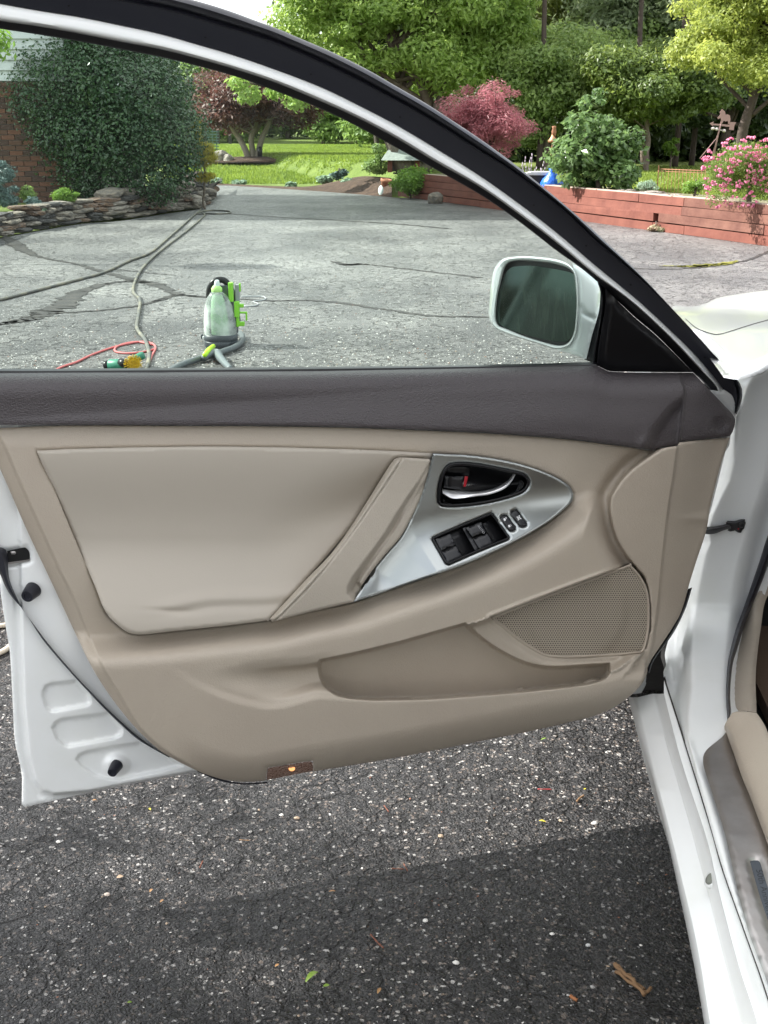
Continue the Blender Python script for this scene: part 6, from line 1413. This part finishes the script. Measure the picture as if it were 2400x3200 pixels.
# well house
Yw = 27.0; wz = W(1262, 560, Yw); wh = empty('well_house', (wz[0], Yw, LZ(wz[0], Yw) - .03), 'small garden shelter with red posts and a pale sloping roof', 'garden shelter'); z0 = wh.location.z; zt = W(1262, 500, Yw)[2]
for sx_ in (-.30, .28):
    q = MB(); q.box((wz[0] + sx_, Yw, (z0 + zt) / 2), (.10, .3, zt - z0)); q.out('post', TIM, wh, smooth=False)
q = MB(); q.box((wz[0], Yw + .1, (z0 + zt) / 2), (.5, .2, zt - z0 - .02)); q.out('louvre_box', BLACK, wh, smooth=False)
for k in range(4): q = MB(); q.box((wz[0], Yw - .02, zt - .06 - k * .07), (.46, .02, .035), tilt=(.5, 0)); q.out('louvre', mat('grey louvre', (.10, .10, .11), .6), wh, smooth=False)
q = MB(); q.add([(wz[0] - .48, Yw - .3, zt), (wz[0] + .48, Yw - .3, zt), (wz[0] + .25, Yw, zt + .33), (wz[0] - .25, Yw, zt + .33), (wz[0] - .48, Yw + .3, zt), (wz[0] + .48, Yw + .3, zt)], [(0, 1, 2, 3), (3, 2, 5, 4), (0, 3, 4), (1, 5, 2), (0, 4, 5, 1)]); q.out('roof', mat('pale mossy roof', (.40, .43, .40), .8, bump=[('n', 20, .6, .02)]), wh, smooth=False)
p = W(1202, 605, 26.0); q = MB(); q.lathe((p[0], 26.0, .02), [(.06, 0), (.11, .22), (.125, .23), (.125, .28), (.10, .28), (.09, .2)], 16, ax=(.15, -.1, 1)); q.out('terracotta_pot', mat('terracotta', (.40, .17, .10), .85), base=True, label='tall terracotta pot at the end of the mulch bed by the pale disc', cat='pot')
p = W(1190, 600, 25.4); q = MB(); q.lathe(p, [(.07, -.012), (.078, 0), (.07, .012)], 24, ax=(-.5, -.8, .15)); o = q.out('leaning_disc', mat('pale painted metal', (.62, .68, .66), .4), base=True, label='oval pale disc leaning upright at the edge of the drive', cat='disc'); o.scale = (.8, 1, 1.25)
o.location.z = 0
for k, (px, py, dd, r_, lb) in enumerate(((1362, 540, 22.6, .22, 'rounded grey boulder on the far end of the timber wall'), (690, 480, 37, .42, 'pale jagged rock by the purple maple on the lawn'), (712, 492, 36.8, .3, 'lower pale rock beside the jagged one'), (672, 493, 36.9, .22, 'small grey rock left of the jagged one'))):
    p = W(px, py, dd); m = RK[(0, 1, 5, 4)[k]]; o = bpy.data.objects.new('garden_rock', m); z_ = LZ(p[0], dd); o.location = (p[0], dd, z_ + r_ * .35); o.scale = (r_ * 1.3, r_, r_ * 1.1); o.rotation_euler = (.2, .1, k * 1.1); COL.objects.link(o); tag(o, lb, 'rock')
# arbour
Ya = 44.; az = lambda px, py, Y=Ya: W(px, py, Y)
ab = empty('arbour', (az(650, 460)[0], Ya, LZ(az(650, 460)[0], Ya)), 'dark timber arbour with lattice sides on the far lawn behind the golden shrub', 'arbour'); WD = mat('dark arbour wood', (.05, .045, .04), .8); LT = mat('green lattice', (.10, .17, .15), .7)
for px, Y in ((606, 44), (641, 44), (684, 45.2), (720, 45.2)):
    p = az(px, 470, Y); q = MB(); q.box((p[0], Y, LZ(p[0], Y) + 1.0), (.10, .10, 2.2 if px < 680 else 1.6)); q.out('post', WD, ab, smooth=False)
p1, p2 = az(577, 346), az(650, 350); q = MB(); q.tube([p1, p2], .07, 4); q.out('beam', WD, ab, smooth=False)
for k in range(9):
    a, b = az(606, 392 + k * 9), az(684, 394 + k * 9); q = MB(); q.tube([a, b], .018, 4); q.out('lattice_slat', LT, ab, smooth=False)
for k in range(6):
    a, b = az(612 + k * 13, 388), az(612 + k * 13, 470); q = MB(); q.tube([a, b], .014, 4); q.out('lattice_upright', LT, ab, smooth=False)
p = az(800, 485, 38); q = MB(); q.lathe((az(812, 475, 37.8)), [(.02, -.16), (.07, -.14), (.08, .1), (.05, .15), (.02, .16)], 10); q.out('bird_feeder', BLACK, base=True, label='small black feeder hanging by the purple maple trunk', cat='bird feeder')
# mulch bed
MUL = mat('dark bark mulch', (.075, .040, .028), .95, bump=[('n', 50, 1.0, .05), ('n', 12, .7, .06)], var=(5, (.13, .075, .05), .4, .7))
ne = G([(640, 581), (720, 583), (850, 590), (960, 597), (1050, 603), (1130, 610), (1225, 620)], -.02); n = len(ne); rows = [ne]
for dy, dz in ((.4, .05), (1.0, (.04, .04, .04, .06, .13, .22, .26)), (1.8, (.03, .03, .03, .06, .19, .30, .30)), (3.0, -.04)):
    rows.append(ne + np.stack([np.zeros(n), dy * np.array([.35, .35, .4, .5, .9, 1.2, 1.3]), np.broadcast_to(dz, n) * 1.0], 1))
mk('mulch_bed', np.vstack([resample(catmull(r_, 6), 40) for r_ in rows]), [(j * 40 + i, j * 40 + i + 1, (j + 1) * 40 + i + 1, (j + 1) * 40 + i) for j in range(4) for i in range(39)], MUL, kind='structure')
p = az(790, 500, 38.); q = MB(); q.lathe((p[0], 38, LZ(p[0], 38) - .08), [(1.7, 0), (1.3, .09), (.4, .13), (.02, .14)], 24); q.out('tree_ring_mulch', MUL, kind='structure')

# ------------------------------------------------------------------ hoses, cords, tools on the drive
HOSE = mat('dark grey hose', (.085, .085, .08), .5, bump=[('n', 200, .2, .002)], var=(6, (.20, .18, .13), .42, .65)); HY2 = mat('yellow hose stripe', (.45, .33, .07), .6)
def hose(name, pts, r, m_, label, cat, stripe=None):
    P = catmull(G(pts, r), 7); V, Fc = tubedata(P, r, 8); o = mk(name, V, Fc, m_, base=True, label=label, cat=cat)
    if stripe:
        q = MB()
        for a, b in stripe:
            i0, i1 = int(a * (len(P) - 1)), int(b * (len(P) - 1)); S_ = P[i0:i1 + 1] + np.array([-.25, -.3, .75]) * r * .62; q.tube(S_, r * .42, 5)
        mk('stripe', np.concatenate(q.v), q.f, HY2, o)
        o.children[0].matrix_parent_inverse = Matrix.Translation(-o.location)
    return o
hose('garden_hose', K18([(-1500, 640), (-900, 690), (-500, 600), (-160, 500), (0, 465), (130, 432), (300, 388), (450, 347), (560, 297), (650, 262), (720, 205), (800, 135), (845, 95), (880, 62), (912, 22), (914, -8), (896, -30)]), .0125, HOSE, 'dark garden hose with yellow stripe running from the stone wall off the left edge', 'hose',
     stripe=[(.28, .38), (.50, .58), (.62, .70)])
hose('garden_hose', K18([(620, 790), (640, 740), (643, 690), (625, 635), (592, 588), (600, 520), (604, 465), (575, 425), (600, 352), (652, 290), (722, 232), (802, 172), (866, 118), (884, 95), (846, 93), (900, 80), (985, 82), (992, 91), (940, 94), (880, 92)]), .0125, HOSE, 'grey garden hose snaking down past the drill to the window edge', 'hose',
     stripe=[(.55, .68)])
CORD = mat('faded red cord', (.50, .12, .12), .6)
hose('power_cord', K18([(200, 795), (262, 758), (330, 735), (400, 702), (500, 668), (600, 648), (650, 652), (672, 672), (655, 710), (636, 760)]), .0065, CORD, 'red cord looping round behind the green drill', 'cord')
hose('power_cord', K18([(655, 660), (600, 648), (540, 655), (500, 672), (502, 690), (560, 697), (625, 690), (668, 678)]), .0065, CORD, 'inner coil of red cord above the yellow brush', 'cord')
hose('cream_cable', [(60, 1930), (20, 1952), (-10, 1957), (-90, 1975), (-240, 2040), (-560, 2050), (-1000, 1900)], .0075, mat('cream cable', (.52, .45, .35), .6), 'upper of two cream cables at the left edge behind the door', 'cable')
hose('cream_cable', [(70, 1985), (26, 2024), (0, 2040), (-60, 2070), (-200, 2180), (-520, 2300), (-1000, 2250)], .0075, mat('cream cable low', (.52, .45, .35), .6), 'lower of two cream cables at the left edge behind the door', 'cable')
hose('cleaner_power_lead', K10([(1070, 590), (1300, 588), (1450, 592), (1495, 625), (1440, 655), (1330, 665), (1280, 680), (1365, 715), (1300, 750), (1150, 758), (1100, 740)]), .0055, mat('grey cord', (.30, .31, .32), .6), 'thin grey cord coiled on the drive right of the carpet cleaner', 'cord')

# carpet cleaner
cp = G([(692, 1083)])[0]; U_ = .000366 * cp[1] / 7.65
cc_ = empty('carpet_cleaner', tuple(cp), 'portable green and clear carpet cleaner standing on the drive', 'carpet cleaner')
def LC_(x, z, y=0): return np.array([cp[0] + (x - 725) * U_, cp[1] + y, (1430 - z) * U_ * 1.02])
DG = mat('dark grey plastic', (.035, .042, .05), .45); LG = mat('lime green plastic', (.20, .52, .03), .4); LG2 = mat('pale lime plastic', (.38, .62, .20), .4)
def oval(name, sec, m_, par=cc_, n=28, cx=725, **k):
    V = []; Fc = []
    for w_, d_, z, xo in sec:
        for q in range(n):
            a = 2 * math.pi * q / n; c, s = math.cos(a), math.sin(a); V.append(LC_(cx + xo, z) + np.array([w_ * U_ * math.copysign(abs(c) ** .8, c), d_ * U_ * math.copysign(abs(s) ** .8, s), 0]))
    for i_ in range(len(sec) - 1):
        for q in range(n): Fc.append((i_ * n + q, i_ * n + (q + 1) % n, (i_ + 1) * n + (q + 1) % n, (i_ + 1) * n + q))
    Fc += [tuple(range(n))[::-1], tuple((len(sec) - 1) * n + q for q in range(n))]
    o = mk(name, V, Fc, m_, par, **k); fixn(o.data); sharp(o.data, 45); return o
oval('base', [(270, 230, 1430, 0), (285, 250, 1400, 0), (285, 250, 1330, 0), (275, 240, 1320, 0), (290, 250, 1300, 0), (290, 250, 1235, 0), (275, 235, 1215, 0)], DG)
oval('water_tank', [(272, 225, 1225, -5), (281, 235, 1150, -5), (280, 230, 1020, -5), (262, 210, 880, -10), (235, 185, 740, -20), (180, 140, 600, -30), (120, 100, 530, -38), (80, 70, 500, -40)], PLASTGLASS)
oval('inner_cup', [(150, 100, 1215, -10), (150, 100, 900, -15), (110, 80, 640, -30), (80, 60, 560, -35)], mat('pale green cup', (.40, .58, .36), .5))
oval('tank_cap', [(75, 70, 530, -40), (92, 80, 500, -40), (92, 80, 450, -40), (60, 55, 410, -40)], LG2)
oval('tank_neck', [(52, 45, 440, -38), (48, 40, 380, -34), (38, 34, 325, -30), (20, 20, 312, -30)], mat('clear neck', (.55, .60, .60), .2))
q = MB(); q.tube(catmull([LC_(505, 640, .10), LC_(530, 480, .10), LC_(600, 380, .10), LC_(710, 340, .10), LC_(810, 375, .10), LC_(900, 520, .10), LC_(960, 700, .10), LC_(990, 1100, .10)], 6), .020, 10); q.out('carry_handle', GBLACK, cc_)
oval('rear_shell', [(255, 120, 1230, 20), (255, 120, 900, 20), (215, 110, 650, 5), (130, 90, 430, -10)], DG)
bpy.data.objects['rear_shell'].location = (0, .085, 0)
def gbox(name, x0, z0, x1, z1, y, d, m_, par=cc_):
    a, b = LC_(x0, z0), LC_(x1, z1); q = MB(); q.box(((a[0] + b[0]) / 2, cp[1] + y, (a[2] + b[2]) / 2), (abs(b[0] - a[0]), d, abs(b[2] - a[2]))); o = q.out(name, m_, par, smooth=False)
    md = o.modifiers.new('bevel', 'BEVEL'); md.width = min(.004, d * .2); md.segments = 2; return o
for a in ((880, 360, 960, 680, .02, .05), (975, 670, 1060, 930, .0, .05), (1050, 710, 1135, 770, .0, .03), (1060, 840, 1180, 872, .0, .02), (1160, 840, 1190, 990, .0, .02), (1000, 930, 1050, 1090, .0, .04), (1045, 1005, 1140, 1080, .0, .03)): gbox('cord_wrap', *a, LG)
gbox('reel_side', 985, 400, 1060, 690, .04, .03, mat('grey reel', (.25, .26, .27), .5)); gbox('reel_clip', 1052, 380, 1082, 520, .04, .03, LG)
gbox('side_clip', 385, 1215, 420, 1290, -.01, .03, DG); gbox('side_catch', 418, 1240, 455, 1290, -.03, .02, mat('white catch', (.6, .62, .62), .4))
GP = lambda pts, z: catmull(G(K10(pts), z), 6)
q = MB(); q.tube(GP([(1045, 1230), (1085, 1260), (1095, 1330), (1050, 1400), (930, 1480), (790, 1530), (680, 1570)], .022), .019, 10); q.tube(GP([(430, 1640), (300, 1680), (150, 1730), (0, 1790), (-120, 1850), (-250, 1930)], .022), .019, 10)
q.out('suction_hose', mat('ribbed grey hose', (.075, .085, .09), .5, bump=[('n', 60, .5, .004)]), cc_)
q = MB(); q.tube(GP([(430, 1650), (520, 1600), (640, 1575), (700, 1640), (790, 1740), (880, 1830)], .03), np.interp(np.arange(31), [0, 8, 14, 18, 30], [.02, .027, .030, .024, .014]), 10); q.out('hose_tool', mat('tool grey', (.12, .135, .145), .4), cc_)
a, b = G(K10([(440, 1600), (590, 1450)]), .055); q = MB(); q.tube([a, (a + b) / 2 + (0, 0, .006), b], .014, 8); q.out('trigger', mat('bright lime', (.42, .72, .02), .4), cc_)
# green drill with a yellow scrubbing brush
dp = G([(395, 1152)])[0]; dr = empty('cordless_drill', tuple(dp), 'green power drill with a yellow brush lying on the drive', 'drill'); U2 = dp[1] / 3790.
def LD(px, py, y=0): return np.array([(px - 1200) * U2 * 1.0, dp[1] + y, (1150 - py) * U2])
GRN = mat('bottle green plastic', (.02, .16, .10), .4)
def cyl(name, a, b, prof, m_, par, n=20):
    ax = np.array(b) - np.array(a); L_ = np.linalg.norm(ax); q = MB(); q.lathe(a, [(r, t * L_) for r, t in prof], n, ax=ax); return q.out(name, m_, par)
cyl('drill_body', LD(330, 1138), LD(402, 1136, -.02), [(.020, 0), (.032, .1), (.034, .6), (.026, .9), (.02, 1)], GRN, dr)
cyl('drill_rear', LD(316, 1140), LD(334, 1138), [(.012, 0), (.024, .2), (.028, .8), (.022, 1)], GBLACK, dr)
cyl('chuck', LD(372, 1128, -.02), LD(404, 1132, -.05), [(.024, 0), (.026, .4), (.018, 1)], GBLACK, dr)
cyl('grip', LD(362, 1142), LD(440, 1112, .06), [(.018, 0), (.017, .5), (.024, .9), (.02, 1)], GRN, dr)
bc = LD(418, 1129, -.06); q = MB(); g3 = np.random.default_rng(2)
q.lathe(bc + (0, .02, 0), [(.02, -.01), (.034, 0), (.034, .012), (.01, .014)], 20, ax=(.15, -1, .25))
ax = Vector((.15, -1, .25)).normalized(); e1 = ax.cross(Vector((0, 0, 1))).normalized(); e2 = ax.cross(e1)
for k in range(330):
    a = g3.random() * 6.283; r_ = .043 * math.sqrt(g3.random()); o_ = Vector(bc) + e1 * r_ * math.cos(a) + e2 * r_ * math.sin(a); tip = o_ + ax * g3.uniform(.014, .024) + (e1 * math.cos(a) + e2 * math.sin(a)) * r_ * .25
    q.tube([np.array(o_), np.array(tip)], .0016, 3)
q.out('scrub_brush', mat('yellow bristles', (.70, .50, .02), .6), dr, smooth=False)

# ------------------------------------------------------------------ trees beside and behind the camera: they shade the drive and stand in the reflections
side = empty('garden_tree', (-8.9, 1.6, 0), 'broad leafy tree left of the drive, outside the picture', 'tree')
Cn, R = clumps((2.1, .34, 7.0), (1.85, 1.12, 1.3), 54, .42, 90, .1, -1.0); C2, R2 = clumps((-1.25, 1.55, 7.0), (1.2, 1.15, 1.1), 16, .34, 94, .1, -1.0)
V, Fc = leafcloud(Cn, R, 30000, .12, seed=91); V2_, F2_ = leafcloud(C2, R2, 900, .12, seed=95); V = np.vstack([V, V2_]); Fc = np.vstack([Fc, F2_ + len(V) - len(V2_)])
cw = bpy.data.objects.new('crown', me('crown', V, Fc, MIDG, smooth=False)); COL.objects.link(cw); cw.parent = side
mb = MB(); limbs(mb, (0, 0, 0), (0, .2, 7.5), Cn, .13, 16, 92); t = bpy.data.objects.new('trunk', me('trunk', np.concatenate(mb.v), mb.f, BARK)); COL.objects.link(t); t.parent = side
for k, (x, y, s, lb) in enumerate(((-20, 2, 1.6, 'leafy tree far out to the left'), (-16, -7, 1.5, 'leafy tree far behind at left'), (-8, -24, 1.7, 'first unseen tree of the row added behind the camera to darken reflections'), (-1, -27, 1.7, 'second unseen tree of the row added behind the camera to darken reflections'), (6, -25, 1.7, 'third unseen tree of the row added behind the camera to darken reflections'), (14, -24, 1.7, 'last unseen tree of the row added behind the camera to darken reflections'))):  # unseen row behind the camera, added as a dark horizon for reflections
    replant(side, x, y, s, k * 2.1, lb)
C3, R3_ = clumps((2.25, 1.93, 7.0), (.80, .52, .6), 12, .34, 97, .1, -1.0); V3, F3 = leafcloud(C3, R3_, 8000, .12, seed=98)  # extra crown lobe, added to shade the door pillar
C4, R4 = clumps((.95, 1.16, 7.0), (.75, .30, .5), 12, .2, 99, .1, -1.0); V4, F4 = leafcloud(C4, R4, 5000, .10, seed=100)  # extra crown lobe, added to close a sunlit gap on the ground
cw.data = me('crown', np.vstack([V, V3, V4]), np.vstack([Fc, F3 + len(V), F4 + len(V) + len(V3)]), MIDG, smooth=False)
plant('hedge', 'dark unseen hedge added behind the camera at left for the mirror to reflect', 'hedge', (900, 150, 1500, 560), 12, DARKG, 9000, .12, nc=30, cr=.35, seed=93, part='foliage', stems='stems')  # unseen hedge, added to darken what the mirror reflects
hd = COL.objects['hedge']; hd.location = (-9.5, -3.5, 0); hd.scale = (2.2, 1.5, 1.3)
